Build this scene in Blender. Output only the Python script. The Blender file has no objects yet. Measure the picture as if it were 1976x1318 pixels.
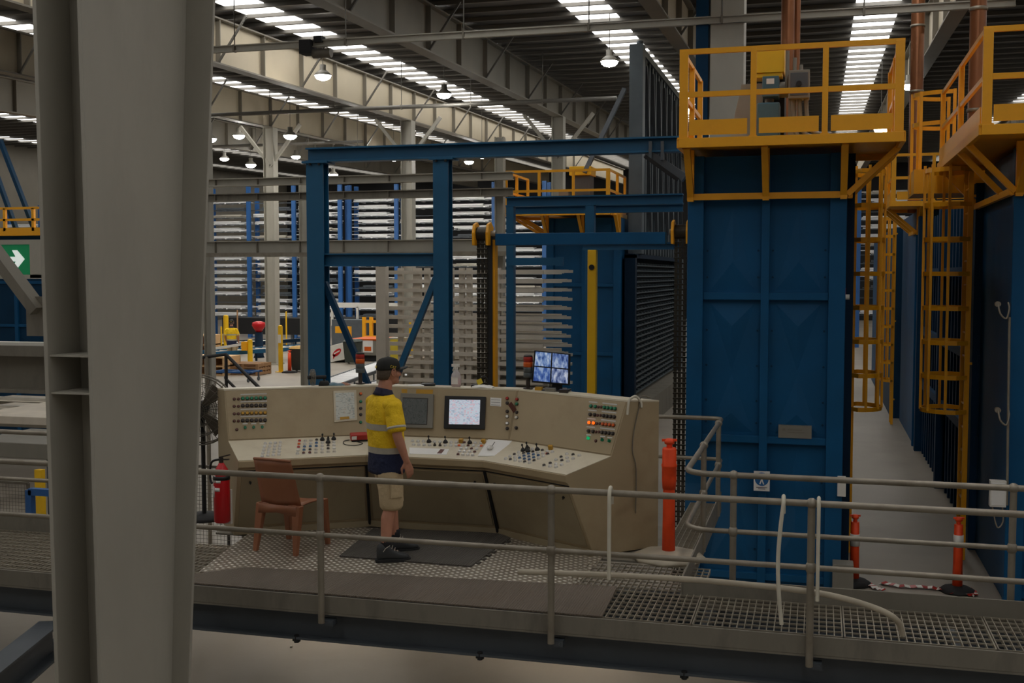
import bpy, math, random
from mathutils import Vector as V, Matrix as M4, Quaternion
random.seed(7)
PI=math.pi
SC=bpy.context.scene
COL=SC.collection
# ---------------------------------------------------------------- camera maths
FPX=2158.0; YAW=math.radians(15.3); PIT=math.atan(129/2158); HC=2.53
_c,_s=math.cos(YAW),math.sin(YAW); _cp,_sp=math.cos(PIT),math.sin(PIT)
CR=V((_c,_s,0)); CF=V((-_s*_cp,_c*_cp,-_sp)); CU=V((-_s*_sp,_c*_sp,_cp)); CO=V((0,0,HC))
def ray(px,py): return CF+CR*((px-988)/FPX)-CU*((py-659)/FPX)
def at(px,py,X=None,Y=None,Z=None):
    d=ray(px,py)
    t=(Z-HC)/d.z if Z is not None else (Y/d.y if Y is not None else X/d.x)
    return CO+d*t
def onplane(px,py,p,n):
    d=ray(px,py); return CO+d*((p-CO).dot(n)/d.dot(n))
# ---------------------------------------------------------------- mesh builder
class MB:
    def __init__(s): s.v=[]; s.f=[]; s.sm=[]
    def add(s,vs,fs,smooth=False):
        vs=[V(v) for v in vs]
        vol=0
        for f in fs:
            a=vs[f[0]]
            for i in range(1,len(f)-1): vol+=a.dot(vs[f[i]].cross(vs[f[i+1]]))
        k=len(s.v); s.v+=vs
        for i,f in enumerate(fs):
            g=[k+j for j in f]
            s.f.append(g[::-1] if vol<0 else g)
            s.sm.append(smooth[i] if isinstance(smooth,list) else smooth)
        return s
    def hexa(s,p): # 8 points bottom 4 then top 4
        return s.add(p,[(0,3,2,1),(4,5,6,7),(0,1,5,4),(1,2,6,5),(2,3,7,6),(3,0,4,7)])
    def box(s,x0,x1,y0,y1,z0,z1):
        return s.hexa([(x0,y0,z0),(x1,y0,z0),(x1,y1,z0),(x0,y1,z0),(x0,y0,z1),(x1,y0,z1),(x1,y1,z1),(x0,y1,z1)])
    def obox(s,c,ax,ay,az): # centre and half-axes
        c,ax,ay,az=V(c),V(ax),V(ay),V(az)
        return s.hexa([c-ax-ay-az,c+ax-ay-az,c+ax+ay-az,c-ax+ay-az,c-ax-ay+az,c+ax-ay+az,c+ax+ay+az,c-ax+ay+az])
    def frame(s,p,q,up=(0,0,1)):
        p,q=V(p),V(q); d=(q-p).normalized(); u=V(up)
        if abs(d.dot(u.normalized()))>.98: u=V((0,1,0)) if abs(d.y)<.9 else V((1,0,0))
        sd=d.cross(u).normalized(); u=sd.cross(d).normalized()
        return p,q,d,sd,u
    def bar(s,p,q,w,h,up=(0,0,1)):
        p,q,d,sd,u=s.frame(p,q,up)
        return s.obox((p+q)/2,(q-p)/2,sd*w/2,u*h/2)
    def ibeam(s,p,q,w,h,tf=.02,tw=.015,up=(0,0,1)):
        p,q,d,sd,u=s.frame(p,q,up); c=(p+q)/2; L=(q-p)/2
        s.obox(c+u*(h/2-tf/2),L,sd*w/2,u*tf/2); s.obox(c-u*(h/2-tf/2),L,sd*w/2,u*tf/2)
        return s.obox(c,L,sd*tw/2,u*(h/2-tf))
    def tube(s,pts,r,n=8,closed=False):
        pts=[V(p) for p in pts]; m=len(pts); rs=r if isinstance(r,(list,tuple)) else [r]*m
        vs=[];fs=[];sm=[]; prev=None
        for i,p in enumerate(pts):
            a=pts[i-1] if (i>0 or closed) else p; b=pts[(i+1)%m] if (i<m-1 or closed) else p
            t=(b-a).normalized()
            if prev is None:
                u=V((0,0,1)) if abs(t.z)<.9 else V((1,0,0)); u=(u-t*u.dot(t)).normalized()
            else:
                u=prev-t*prev.dot(t); u=u.normalized() if u.length>1e-6 else t.orthogonal().normalized()
            prev=u; w=t.cross(u)
            for k in range(n):
                a2=2*PI*k/n; vs.append(p+(u*math.cos(a2)+w*math.sin(a2))*rs[i])
        for i in range(m if closed else m-1):
            for k in range(n):
                j=(i+1)%m; fs.append((i*n+k,i*n+(k+1)%n,j*n+(k+1)%n,j*n+k)); sm.append(True)
        if not closed:
            k0=len(vs); vs+=vs[:n]+vs[(m-1)*n:m*n]
            fs.append(tuple(k0+i for i in range(n))[::-1]); fs.append(tuple(k0+n+i for i in range(n))); sm+=[False,False]
        return s.add(vs,fs,sm)
    def cyl(s,p,q,r0,r1=None,n=16): return s.tube([p,q],[r0,r0 if r1 is None else r1],n)
    def lathe(s,c,prof,n=20,ax=(0,0,1)):
        ax=V(ax).normalized(); pts=[V(c)+ax*z for r,z in prof]
        vs=[];fs=[]; u=ax.orthogonal().normalized(); w=ax.cross(u)
        for (r,z),p in zip(prof,pts):
            for k in range(n):
                a=2*PI*k/n; vs.append(p+(u*math.cos(a)+w*math.sin(a))*max(r,1e-4))
        m=len(prof)
        for i in range(m-1):
            for k in range(n): fs.append((i*n+k,i*n+(k+1)%n,(i+1)*n+(k+1)%n,(i+1)*n+k))
        sm=[True]*len(fs)
        fs.append(tuple(range(n))[::-1]); fs.append(tuple((m-1)*n+i for i in range(n))); sm+=[False,False]
        return s.add(vs,fs,sm)
    def ell(s,c,r,rot=None,n=14,m=10):
        vs=[];fs=[]; R=rot or M4.Identity(3)
        for i in range(m+1):
            th=PI*i/m
            for k in range(n):
                ph=2*PI*k/n
                vs.append(V(c)+R@V((r[0]*math.sin(th)*math.cos(ph),r[1]*math.sin(th)*math.sin(ph),r[2]*math.cos(th))))
        for i in range(m):
            for k in range(n): fs.append((i*n+k,i*n+(k+1)%n,(i+1)*n+(k+1)%n,(i+1)*n+k))
        return s.add(vs,fs,True)
    def cap(s,p,q,r0,r1,n=12):
        p,q=V(p),V(q); s.cyl(p,q,r0,r1,n); s.ell(p,(r0,)*3,None,n,8); return s.ell(q,(r1,)*3,None,n,8)
    def prism(s,poly,vec):
        poly=[V(p) for p in poly]; n=len(poly); vec=V(vec)
        fs=[tuple(range(n))[::-1],tuple(n+i for i in range(n))]+[(i,(i+1)%n,n+(i+1)%n,n+i) for i in range(n)]
        return s.add(poly+[p+vec for p in poly],fs)
    def loft(s,rings,smooth=True,capped=True):
        n=len(rings[0]); vs=[V(p) for r in rings for p in r]; fs=[]
        for i in range(len(rings)-1):
            for k in range(n): fs.append((i*n+k,i*n+(k+1)%n,(i+1)*n+(k+1)%n,(i+1)*n+k))
        sm=[smooth]*len(fs)
        if capped:
            fs.append(tuple(range(n))[::-1]); fs.append(tuple((len(rings)-1)*n+i for i in range(n))); sm+=[False,False]
        return s.add(vs,fs,sm)
    def sheet(s,grid,th,smooth=True): # grid of points thickened along -normal z
        a=len(grid);b=len(grid[0]); top=[V(p) for r in grid for p in r]
        th=V(th) if isinstance(th,(tuple,V)) else V((0,0,-th))
        vs=top+[p+th for p in top]; N=a*b; fs=[]
        for i in range(a-1):
            for j in range(b-1):
                q=(i*b+j,i*b+j+1,(i+1)*b+j+1,(i+1)*b+j); fs.append(q); fs.append(tuple(N+x for x in q[::-1]))
        edge=[i for i in range(b)]+[i*b+b-1 for i in range(1,a)]+[(a-1)*b+j for j in range(b-2,-1,-1)]+[i*b for i in range(a-2,0,-1)]
        for i in range(len(edge)):
            e,g=edge[i],edge[(i+1)%len(edge)]; fs.append((g,e,N+e,N+g))
        return s.add(vs,fs,smooth)
    def build(s,name,mat,parent=None,bevel=0,remesh=0,origin=None):
        me=bpy.data.meshes.new(name); o=V(origin) if origin is not None else (wloc(parent) if parent else None)
        if o is None:
            xs=[v.x for v in s.v]; ys=[v.y for v in s.v]; zs=[v.z for v in s.v]
            o=V(((min(xs)+max(xs))/2,(min(ys)+max(ys))/2,min(zs)))
        me.from_pydata([v-o for v in s.v],[],s.f); me.polygons.foreach_set('use_smooth',s.sm); me.materials.append(mat); me.update()
        ob=bpy.data.objects.new(name,me); COL.objects.link(ob)
        if parent: ob.parent=parent; ob.location=o-wloc(parent)
        else: ob.location=o
        if bevel:
            b=ob.modifiers.new('bevel','BEVEL'); b.width=bevel; b.segments=2; b.limit_method='ANGLE'
        if remesh:
            r=ob.modifiers.new('remesh','REMESH'); r.mode='VOXEL'; r.voxel_size=remesh; r.use_smooth_shade=True
            r=ob.modifiers.new('smooth','SMOOTH'); r.factor=.5; r.iterations=4
        return ob
def wloc(o):
    l=V(o.location)
    while o.parent: o=o.parent; l=l+V(o.location)
    return l
LABELS={}
def tag(o,label,cat,group=None,kind=None):
    o['label']=label; o['category']=cat
    n=len(label.split())
    if not 4<=n<=16: print('LABEL LENGTH',n,label)
    if label in LABELS and not (group and LABELS[label]==group): print('DUP LABEL',label)
    LABELS[label]=group
    if group: o['group']=group
    if kind: o['kind']=kind
    return o
def thing(name,label,cat,loc,group=None):
    o=bpy.data.objects.new(name,None); COL.objects.link(o); o.location=loc; o.empty_display_size=.1
    return tag(o,label,cat,group)
def struct(o): o['kind']='structure'; return o
def kids(o,idx): return idx.get(o.name,[])
def copy_tree(o,loc=None,rz=None,scale=None,label=None,group=None):
    idx={}
    for x in COL.objects:
        if x.parent: idx.setdefault(x.parent.name,[]).append(x)
    def rec(a,p):
        c=a.copy(); COL.objects.link(c); c.parent=p
        for k in idx.get(a.name,[]): rec(k,c)
        return c
    c=rec(o,None)
    if loc is not None: c.location=loc
    if rz is not None: c.rotation_euler=(0,0,rz)
    if scale: c.scale=(scale,)*3
    if label: tag(c,label,o['category'],group)
    return c
# ---------------------------------------------------------------- materials
def lin(c): # sRGB 0-255 -> linear
    return tuple(((x/255)/12.92 if x/255<=.04045 else ((x/255+.055)/1.055)**2.4) for x in c)+(1,)
def mat(name,rgb,rough=.5,metal=0,var=.12,scale=3,bump=0,bscale=40,emit=0,dirt=None,dscale=1.5,damt=.5,stretch=None,spec=None,noem=False):
    m=bpy.data.materials.new(name); m.use_nodes=True; nt=m.node_tree; N=nt.nodes; L=nt.links; b=N['Principled BSDF']
    b.inputs['Roughness'].default_value=rough; b.inputs['Metallic'].default_value=metal
    if spec is not None: b.inputs['Specular IOR Level'].default_value=spec
    c=lin(rgb); tc=N.new('ShaderNodeTexCoord'); mp=N.new('ShaderNodeMapping'); L.new(tc.outputs['Object'],mp.inputs['Vector'])
    if stretch: mp.inputs['Scale'].default_value=stretch
    nz=N.new('ShaderNodeTexNoise'); nz.inputs['Scale'].default_value=scale; nz.inputs['Detail'].default_value=6; L.new(mp.outputs['Vector'],nz.inputs['Vector'])
    cr=N.new('ShaderNodeValToRGB'); e=cr.color_ramp.elements
    e[0].position=.3; e[1].position=.7
    e[0].color=tuple(x*(1-var) for x in c[:3])+(1,); e[1].color=tuple(min(1,x*(1+var)) for x in c[:3])+(1,)
    L.new(nz.outputs['Fac'],cr.inputs['Fac']); out=cr.outputs['Color']
    if dirt:
        n2=N.new('ShaderNodeTexNoise'); n2.inputs['Scale'].default_value=dscale; n2.inputs['Detail'].default_value=9; n2.inputs['Roughness'].default_value=.65
        L.new(mp.outputs['Vector'],n2.inputs['Vector'])
        r2=N.new('ShaderNodeValToRGB'); r2.color_ramp.elements[0].position=.48; r2.color_ramp.elements[1].position=.72
        r2.color_ramp.elements[1].color=(damt,)*3+(1,); L.new(n2.outputs['Fac'],r2.inputs['Fac'])
        mx=N.new('ShaderNodeMix'); mx.data_type='RGBA'; L.new(r2.outputs['Color'],mx.inputs['Factor']); L.new(out,mx.inputs['A']); mx.inputs['B'].default_value=lin(dirt); out=mx.outputs['Result']
    L.new(out,b.inputs['Base Color'])
    if bump:
        nb=N.new('ShaderNodeTexNoise'); nb.inputs['Scale'].default_value=bscale; nb.inputs['Detail'].default_value=4; L.new(mp.outputs['Vector'],nb.inputs['Vector'])
        bp=N.new('ShaderNodeBump'); bp.inputs['Strength'].default_value=bump; bp.inputs['Distance'].default_value=.02; L.new(nb.outputs['Fac'],bp.inputs['Height']); L.new(bp.outputs['Normal'],b.inputs['Normal'])
    if emit:
        b.inputs['Emission Color'].default_value=c; b.inputs['Emission Strength'].default_value=emit
    return m
def nodes(m): return m.node_tree.nodes,m.node_tree.links,m.node_tree.nodes['Principled BSDF']
K={}
K['col']=mat('grey_steel_paint',(172,168,156),.55,0,.06,2,dirt=(140,134,122),damt=.35,stretch=(1,1,.4))
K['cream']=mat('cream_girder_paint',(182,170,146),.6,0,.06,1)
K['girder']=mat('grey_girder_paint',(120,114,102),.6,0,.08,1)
K['roof']=mat('roof_sheet',(66,64,62),.55,0,.1,1)
K['purlin']=mat('galvanised_purlin',(104,101,95),.45,.2,.1,2)
K['galv']=mat('galvanised_rail',(150,142,128),.48,.45,.12,6,dirt=(110,98,82),damt=.5,dscale=4)
K['grate']=mat('galvanised_grating',(170,162,146),.45,.5,.1,6)
K['fascia']=mat('fascia_steel',(134,128,116),.6,.1,.12,3,dirt=(70,66,60),damt=.6,dscale=3,stretch=(1,1,.3))
K['dkbeam']=mat('dark_blue_grey_steel',(82,88,94),.5,.1,.12,3)
K['blue']=mat('blue_steel_paint',(16,86,124),.45,0,.08,2)
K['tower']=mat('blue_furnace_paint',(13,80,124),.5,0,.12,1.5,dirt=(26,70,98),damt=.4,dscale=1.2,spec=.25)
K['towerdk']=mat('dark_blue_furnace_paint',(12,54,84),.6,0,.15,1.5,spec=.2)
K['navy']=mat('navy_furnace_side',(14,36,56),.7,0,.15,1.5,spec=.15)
K['yel']=mat('yellow_safety_paint',(244,172,22),.42,0,.06,3,dirt=(170,110,30),damt=.25,dscale=3)
K['yel2']=mat('bright_yellow_paint',(240,190,24),.45,0,.06,3)
K['black']=mat('black_plastic',(22,22,23),.45,0,.1,5)
K['rubber']=mat('black_rubber',(34,34,35),.8,0,.15,5)
K['dk']=mat('dark_interior',(18,18,20),.7,0,.1,5)
K['chain']=mat('oiled_chain_steel',(58,54,46),.45,.6,.25,20)
K['door']=mat('slate_steel_paint',(84,94,100),.5,.1,.15,2)
K['beige']=mat('console_beige_paint',(170,152,120),.5,0,.05,2,dirt=(140,116,84),damt=.45,dscale=1.6)
K['beiged']=mat('console_door_beige',(152,138,110),.5,0,.06,2,dirt=(120,102,78),damt=.45,dscale=1.6)
K['desk']=mat('console_desk_cream',(208,198,174),.45,0,.04,2,dirt=(160,140,110),damt=.35,dscale=3)
K['silver']=mat('button_chrome',(226,224,220),.25,.25,.05,8)
K['white']=mat('white_plastic',(225,222,214),.5,0,.04,5)
K['paper']=mat('white_paper',(232,230,226),.7,0,.03,5)
K['green']=mat('green_button',(20,120,84),.35,0,.08,8)
K['red']=mat('red_button',(170,40,30),.4,0,.08,8)
K['orange']=mat('orange_button',(214,92,20),.4,0,.08,8)
K['oranglit']=mat('lit_orange_lamp',(255,110,20),.4,0,.05,8,emit=1.6)
K['greenlit']=mat('lit_green_lamp',(30,200,130),.4,0,.05,8,emit=.5)
K['brownb']=mat('dark_red_button',(92,50,40),.45,0,.1,8)
K['dkbtn']=mat('dark_button',(52,44,40),.45,0,.1,8)
K['ylbtn']=mat('amber_button',(188,142,44),.45,0,.1,8)
K['blbtn']=mat('blue_button',(58,92,130),.45,0,.1,8)
K['extred']=mat('extinguisher_red',(196,22,32),.3,0,.05,4)
K['orng']=mat('orange_bollard_plastic',(250,78,24),.5,0,.06,4,dirt=(170,60,30),damt=.2,dscale=5)
K['chair']=mat('rust_orange_plastic',(150,96,66),.45,0,.06,4,dirt=(96,58,44),damt=.3,dscale=4)
K['mat']=mat('ribbed_rubber_mat',(84,80,74),.75,0,.12,5)
K['alu']=mat('silver_aluminium',(240,240,240),.32,.1,.12,.6)
K['alud']=mat('dull_aluminium',(196,190,178),.4,.15,.2,1.2)
K['rackgrey']=mat('grey_tray_paint',(206,196,180),.6,0,.1,3)
K['rackblue']=mat('rack_blue',(40,92,152),.5,0,.1,2)
K['pine']=mat('pine_board',(214,176,128),.7,0,.12,4,stretch=(1,8,8))
K['pined']=mat('weathered_board',(160,122,84),.75,0,.15,4,stretch=(1,8,8))
K['binb']=mat('dark_green_bin_plastic',(56,62,56),.6,0,.08,4)
K['copper']=mat('copper_brown_pipe',(150,98,66),.35,.55,.15,3)
K['teal']=mat('teal_box_paint',(70,104,118),.45,0,.08,4)
K['grbox']=mat('grey_box_enamel',(128,124,114),.5,0,.08,4)
K['skin']=mat('skin',(196,138,112),.5,0,.06,14)
K['hair']=mat('grey_brown_hair',(92,80,68),.8,0,.2,60)
K['tape']=mat('reflective_silver_tape',(188,182,168),.4,.15,.06,30)
K['khaki']=mat('khaki_cloth',(196,174,138),.85,0,.07,6,bump=.6,bscale=22)
K['sock']=mat('dark_sock',(40,40,44),.9,0,.1,20)
K['boot']=mat('dark_boot_leather',(52,54,56),.6,0,.12,12)
K['cap']=mat('black_cap_cloth',(34,35,33),.8,0,.1,20)
K['capy']=mat('cap_yellow_print',(222,196,60),.7,0,.05,5)
K['collar']=mat('navy_collar_cloth',(40,40,62),.85,0,.1,20)
K['pvc']=mat('grey_white_pipe',(188,178,158),.5,0,.1,5)
K['rope']=mat('white_hose',(214,208,190),.55,0,.06,8)
K['glass']=mat('clear_bottle_plastic',(220,220,220),.2,0,.02,3)
nodes(K['glass'])[2].inputs['Alpha'].default_value=.55
K['pink']=mat('pink_cleaner',(226,110,120),.3,0,.04,4)
K['signblue']=mat('sign_blue',(30,98,158),.5,0,.03,4)
K['signgreen']=mat('exit_green',(12,128,78),.5,0,.03,4,emit=.35)
K['signwhite']=mat('exit_white',(240,250,244),.5,0,.02,4,emit=.8)
K['darkrail']=mat('black_handrail_paint',(38,36,34),.5,0,.1,5)
K['fanw']=mat('dark_wire',(104,98,88),.5,.3,.1,8)
K['cable']=mat('beige_cable',(120,112,98),.6,0,.05,8)
K['lens']=mat('stack_light_grey',(84,92,96),.4,0,.06,8)
K['floorlt']=mat('lit',(255,250,235),.5,0,.0,1,emit=1)
# special materials
def skylight_mat():
    m=mat('skylight_sheet',(255,246,228),.6,0,0,1); N,L,b=nodes(m)
    b.inputs['Emission Color'].default_value=(1,.985,.955,1); b.inputs['Emission Strength'].default_value=SKY
    return m
def lamp_mat():
    m=mat('lamp_diffuser',(255,252,240),.5,0,0,1); N,L,b=nodes(m)
    b.inputs['Emission Color'].default_value=(1,.98,.92,1); b.inputs['Emission Strength'].default_value=LAMP
    return m
def floor_mat():
    m=mat('factory_concrete',(146,137,124),.55,0,.12,.35,dirt=(116,108,97),damt=.5,dscale=.5); return m
def shirt_mat():
    m=mat('hi_vis_shirt',(250,206,28),.8,0,.03,6,bump=1,bscale=11); N,L,b=nodes(m)
    b.inputs['Normal'].links[0].from_node.inputs['Distance'].default_value=.035
    src=b.inputs['Base Color'].links[0].from_socket
    tc=N.new('ShaderNodeTexCoord'); sx=N.new('ShaderNodeSeparateXYZ'); L.new(tc.outputs['Object'],sx.inputs[0])
    lt=N.new('ShaderNodeMath'); lt.operation='LESS_THAN'; lt.inputs[1].default_value=.965; L.new(sx.outputs['Z'],lt.inputs[0])
    mx=N.new('ShaderNodeMix'); mx.data_type='RGBA'; L.new(lt.outputs[0],mx.inputs['Factor']); L.new(src,mx.inputs['A']); mx.inputs['B'].default_value=lin((30,38,70))
    L.new(mx.outputs['Result'],b.inputs['Base Color']); return m
def tread_mat(): # aluminium five-bar tread plate, raised lugs
    m=mat('tread_plate',(150,140,124),.4,.4,.1,3,dirt=(120,104,84),damt=.6,dscale=2.5); N,L,b=nodes(m)
    tc=N.new('ShaderNodeTexCoord'); mp=N.new('ShaderNodeMapping'); L.new(tc.outputs['Object'],mp.inputs[0]); mp.inputs['Rotation'].default_value=(0,0,PI/4)
    sx=N.new('ShaderNodeSeparateXYZ'); L.new(mp.outputs[0],sx.inputs[0])
    def op(o,a,b2=None):
        n=N.new('ShaderNodeMath'); n.operation=o
        for i,x in enumerate((a,b2)):
            if x is None: continue
            if isinstance(x,(int,float)): n.inputs[i].default_value=x
            else: L.new(x,n.inputs[i])
        return n.outputs[0]
    s1=op('SINE',op('MULTIPLY',sx.outputs['X'],PI/.075)); s2=op('SINE',op('MULTIPLY',sx.outputs['Y'],PI/.05))
    h=op('MAXIMUM',op('SUBTRACT',op('ABSOLUTE',op('MULTIPLY',s1,s2)),.5),0)
    bp=N.new('ShaderNodeBump'); bp.inputs['Strength'].default_value=1; bp.inputs['Distance'].default_value=.012; L.new(h,bp.inputs['Height']); L.new(bp.outputs['Normal'],b.inputs['Normal'])
    src=b.inputs['Base Color'].links[0].from_socket
    mx=N.new('ShaderNodeMix'); mx.data_type='RGBA'; L.new(op('MINIMUM',op('MULTIPLY',h,2.5),1),mx.inputs['Factor']); L.new(src,mx.inputs['A']); mx.inputs['B'].default_value=lin((248,244,234))
    L.new(mx.outputs['Result'],b.inputs['Base Color'])
    return m
def ribbed(m,axis,pitch,strength=.6):
    N,L,b=nodes(m); tc=N.new('ShaderNodeTexCoord'); w=N.new('ShaderNodeTexWave'); w.bands_direction=axis; w.inputs['Scale'].default_value=.314/pitch
    L.new(tc.outputs['Object'],w.inputs[0]); bp=N.new('ShaderNodeBump'); bp.inputs['Strength'].default_value=strength; bp.inputs['Distance'].default_value=.006
    L.new(w.outputs['Fac'],bp.inputs['Height']); L.new(bp.outputs['Normal'],b.inputs['Normal']); return m
def screen_mat(name,base,marks,strength,sc=(26,18,1),thr=.62):
    m=mat(name,base,.4,0,0,1); N,L,b=nodes(m)
    tc=N.new('ShaderNodeTexCoord'); mp=N.new('ShaderNodeMapping'); mp.inputs['Scale'].default_value=sc; L.new(tc.outputs['Generated'],mp.inputs[0])
    vo=N.new('ShaderNodeTexVoronoi'); vo.distance='CHEBYCHEV'; vo.inputs['Scale'].default_value=1; vo.inputs['Randomness'].default_value=.6; L.new(mp.outputs[0],vo.inputs['Vector'])
    sp=N.new('ShaderNodeSeparateColor'); L.new(vo.outputs['Color'],sp.inputs[0])
    cr=N.new('ShaderNodeValToRGB'); cr.color_ramp.interpolation='CONSTANT'; e=cr.color_ramp.elements
    e[0].position=0; e[0].color=lin(base); e[1].position=thr; e[1].color=lin(marks[0])
    for i,c in enumerate(marks[1:]): x=e.new(thr+(1-thr)*(i+1)/len(marks)); x.color=lin(c)
    L.new(sp.outputs[0],cr.inputs[0]); L.new(cr.outputs[0],b.inputs['Base Color'])
    if strength:
        for l in list(b.inputs['Base Color'].links): L.remove(l)
        b.inputs['Base Color'].default_value=(.02,.02,.02,1); L.new(cr.outputs[0],b.inputs['Emission Color']); b.inputs['Emission Strength'].default_value=strength
    return m
SKY=7.0; LAMP=170
K['lampfar']=mat('rack_lamp_diffuser',(255,252,244),.5,0,0,1,emit=470); K['fill']=mat('fill_tube',(255,240,220),.5,0,0,1,emit=38); K['sky']=skylight_mat(); K['lamp']=lamp_mat(); K['floor']=floor_mat(); K['shirt']=shirt_mat(); K['tread']=tread_mat()
ribbed(K['mat'],'X',.022,.9)
K['floormat']=ribbed(mat('brown_grey_walk_mat',(112,102,90),.8,0,.1,3,dirt=(92,78,62),damt=.5,dscale=1.5),'X',.02,.8)
K['hmi']=screen_mat('touch_screen_image',(216,226,238),[(226,206,222),(228,200,210),(206,212,230),(180,196,214)],1.1,(20,1,24),.6)
K['cctv']=screen_mat('camera_view_image',(104,126,172),[(60,84,140),(150,170,200),(44,60,100),(180,192,210)],.45,(16,16,16),.5)
K['chart']=screen_mat('printed_chart',(206,208,200),[(180,186,180),(160,168,164),(196,190,176)],0,(10,10,40),.72)
K['hmi2']=screen_mat('dim_screen_image',(176,180,170),[(150,160,150),(196,196,190),(130,140,132)],.1,(26,1,22),.72)
def view_mat(name,seed,cols):
    m=mat(name,cols[0],.4,0,0,1); N,L,b=nodes(m)
    tc=N.new('ShaderNodeTexCoord'); mp=N.new('ShaderNodeMapping'); mp.inputs['Location'].default_value=(seed*3.7,seed*1.3,seed); mp.inputs['Scale'].default_value=(34,34,16); L.new(tc.outputs['Object'],mp.inputs[0])
    n=N.new('ShaderNodeTexNoise'); n.inputs['Scale'].default_value=1; n.inputs['Detail'].default_value=5; L.new(mp.outputs[0],n.inputs['Vector'])
    cr=N.new('ShaderNodeValToRGB'); e=cr.color_ramp.elements; e[0].position=.36; e[0].color=lin(cols[0]); e[1].position=.5; e[1].color=lin(cols[1]); x=e.new(.66); x.color=lin(cols[2]); L.new(n.outputs['Fac'],cr.inputs[0])
    L.new(cr.outputs[0],b.inputs['Emission Color']); b.inputs['Emission Strength'].default_value=1.3; b.inputs['Base Color'].default_value=(.02,.02,.03,1)
    for l in list(b.inputs['Base Color'].links): L.remove(l)
    return m
K['views']=[view_mat('camera_view_%s'%c,i+1,v) for i,(c,v) in enumerate((('pale',((40,70,130),(110,140,190),(190,205,225))),('steel',((36,60,116),(90,116,170),(170,186,212))),('deep',((30,60,130),(70,104,170),(150,172,206))),('grey',((44,62,110),(120,136,176),(200,206,222)))))]
def text_mesh(body,size,ext=.002):
    cu=bpy.data.curves.new('lettering','FONT'); cu.body=body; cu.size=size; cu.extrude=ext; cu.align_x='CENTER'; cu.align_y='CENTER'
    o=bpy.data.objects.new('lettering',cu); COL.objects.link(o)
    me=bpy.data.meshes.new_from_object(o.evaluated_get(bpy.context.evaluated_depsgraph_get()))
    bpy.data.objects.remove(o); return me
def put_text(name,body,size,mt,parent,c,right,up,ext=.002):
    me=text_mesh(body,size,ext); me.materials.clear(); me.materials.append(mt)
    r=V(right).normalized(); u=V(up); u=(u-r*u.dot(r)).normalized(); n=r.cross(u); c=V(c)-wloc(parent)
    me.transform(M4(((r.x,u.x,n.x,c.x),(r.y,u.y,n.y,c.y),(r.z,u.z,n.z,c.z),(0,0,0,1))))
    o=bpy.data.objects.new(name,me); COL.objects.link(o); o.parent=parent; return o
# ================================================================ SETTING
GZ=-1.05
def zr(y): return 8.33+.028*y
struct(MB().box(-46,26,-6,92,GZ-.2,GZ).build('floor',K['floor']))
roof=MB().hexa([(-46,-6,zr(-6)+.25),(26,-6,zr(-6)+.25),(26,92,zr(92)+.25),(-46,92,zr(92)+.25),(-46,-6,zr(-6)+.35),(26,-6,zr(-6)+.35),(26,92,zr(92)+.35),(-46,92,zr(92)+.35)]).build('ceiling',K['roof'])
struct(roof)
struct(MB().box(-46,26,91.8,92,GZ,12).build('wall_back',K['dk']))  # near-black colour stands in for the shade behind the racks
struct(MB().box(-46.2,-46,-6,92,GZ,12).build('wall_left',K['girder']))
struct(MB().box(26,26.2,-6,92,GZ,12).build('wall_right',K['girder']))
y=-4
while y<90:
    h=.2; o=MB().box(-45.9,25.9,y,y+.09,zr(y)+.145,zr(y)+.248).build('purlin',K['purlin'],roof); y+=1.1
SX=[-43.2,-36,-28.6,-21.3,-14.0,-5.8,1.36,8.6,16]
for i,x in enumerate(SX):
    w=.55
    struct(MB().hexa([(x-w,-5,zr(-5)+.235),(x+w,-5,zr(-5)+.235),(x+w,90,zr(90)+.235),(x-w,90,zr(90)+.235),(x-w,-5,zr(-5)+.249),(x+w,-5,zr(-5)+.249),(x+w,90,zr(90)+.249),(x-w,90,zr(90)+.249)]).build('window_%d'%(i+1),K['sky']))
# roof girders: deep plate girders with stiffeners, running away from the camera
gdesc={-27:'deep grey roof girder fifth from the right, far left of the hall',-21:'deep cream roof girder left of the lit cream girder',-15:'deep cream roof girder lit by the skylight above the blue gantry',-9.3:'deep shaded grey roof girder over the middle of the hall',-3.25:'deep grey roof girder above the raised slatted door',2.65:'deep cream roof girder over the aisle right of the blue tower',8.6:'deep roof girder at the far right of the hall'}
for gx,lab in gdesc.items():
    mt=K['cream'] if gx in(-15,-21,2.65,-3.25) else K['girder']  # middle girder gets grey: its weaker skylight is put into the paint
    g=thing('roof_girder',lab,'girder',(gx,8,zr(8)-1),'deep roof girders')
    b=MB()
    y0,y1=8,88
    def pl(x0,x1,ya,yb,za,zb): # plate between roof-relative depths
        b.hexa([(x0,ya,zr(ya)+za),(x1,ya,zr(ya)+za),(x1,yb,zr(yb)+za),(x0,yb,zr(yb)+za),(x0,ya,zr(ya)+zb),(x1,ya,zr(ya)+zb),(x1,yb,zr(yb)+zb),(x0,yb,zr(yb)+zb)])
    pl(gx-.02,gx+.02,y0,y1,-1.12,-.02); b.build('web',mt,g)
    b=MB(); pl(gx-.17,gx+.17,y0,y1,-1.16,-1.12); pl(gx-.17,gx+.17,y0,y1,-.02,.02); b.build('flange',K['girder'],g)
    yy=y0+1.2; k=0
    while yy<70:
        MB().box(gx-.15,gx+.15,yy,yy+.03,zr(yy)-1.11,zr(yy)-.03).build('stiffener',K['girder'],g)
        if k%2: MB().bar((gx+.9,yy,zr(yy)+.02),(gx+.1,yy,zr(yy)-1.1),.05,.05).build('fly_brace',K['purlin'],g)
        yy+=2.4; k+=1
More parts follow.
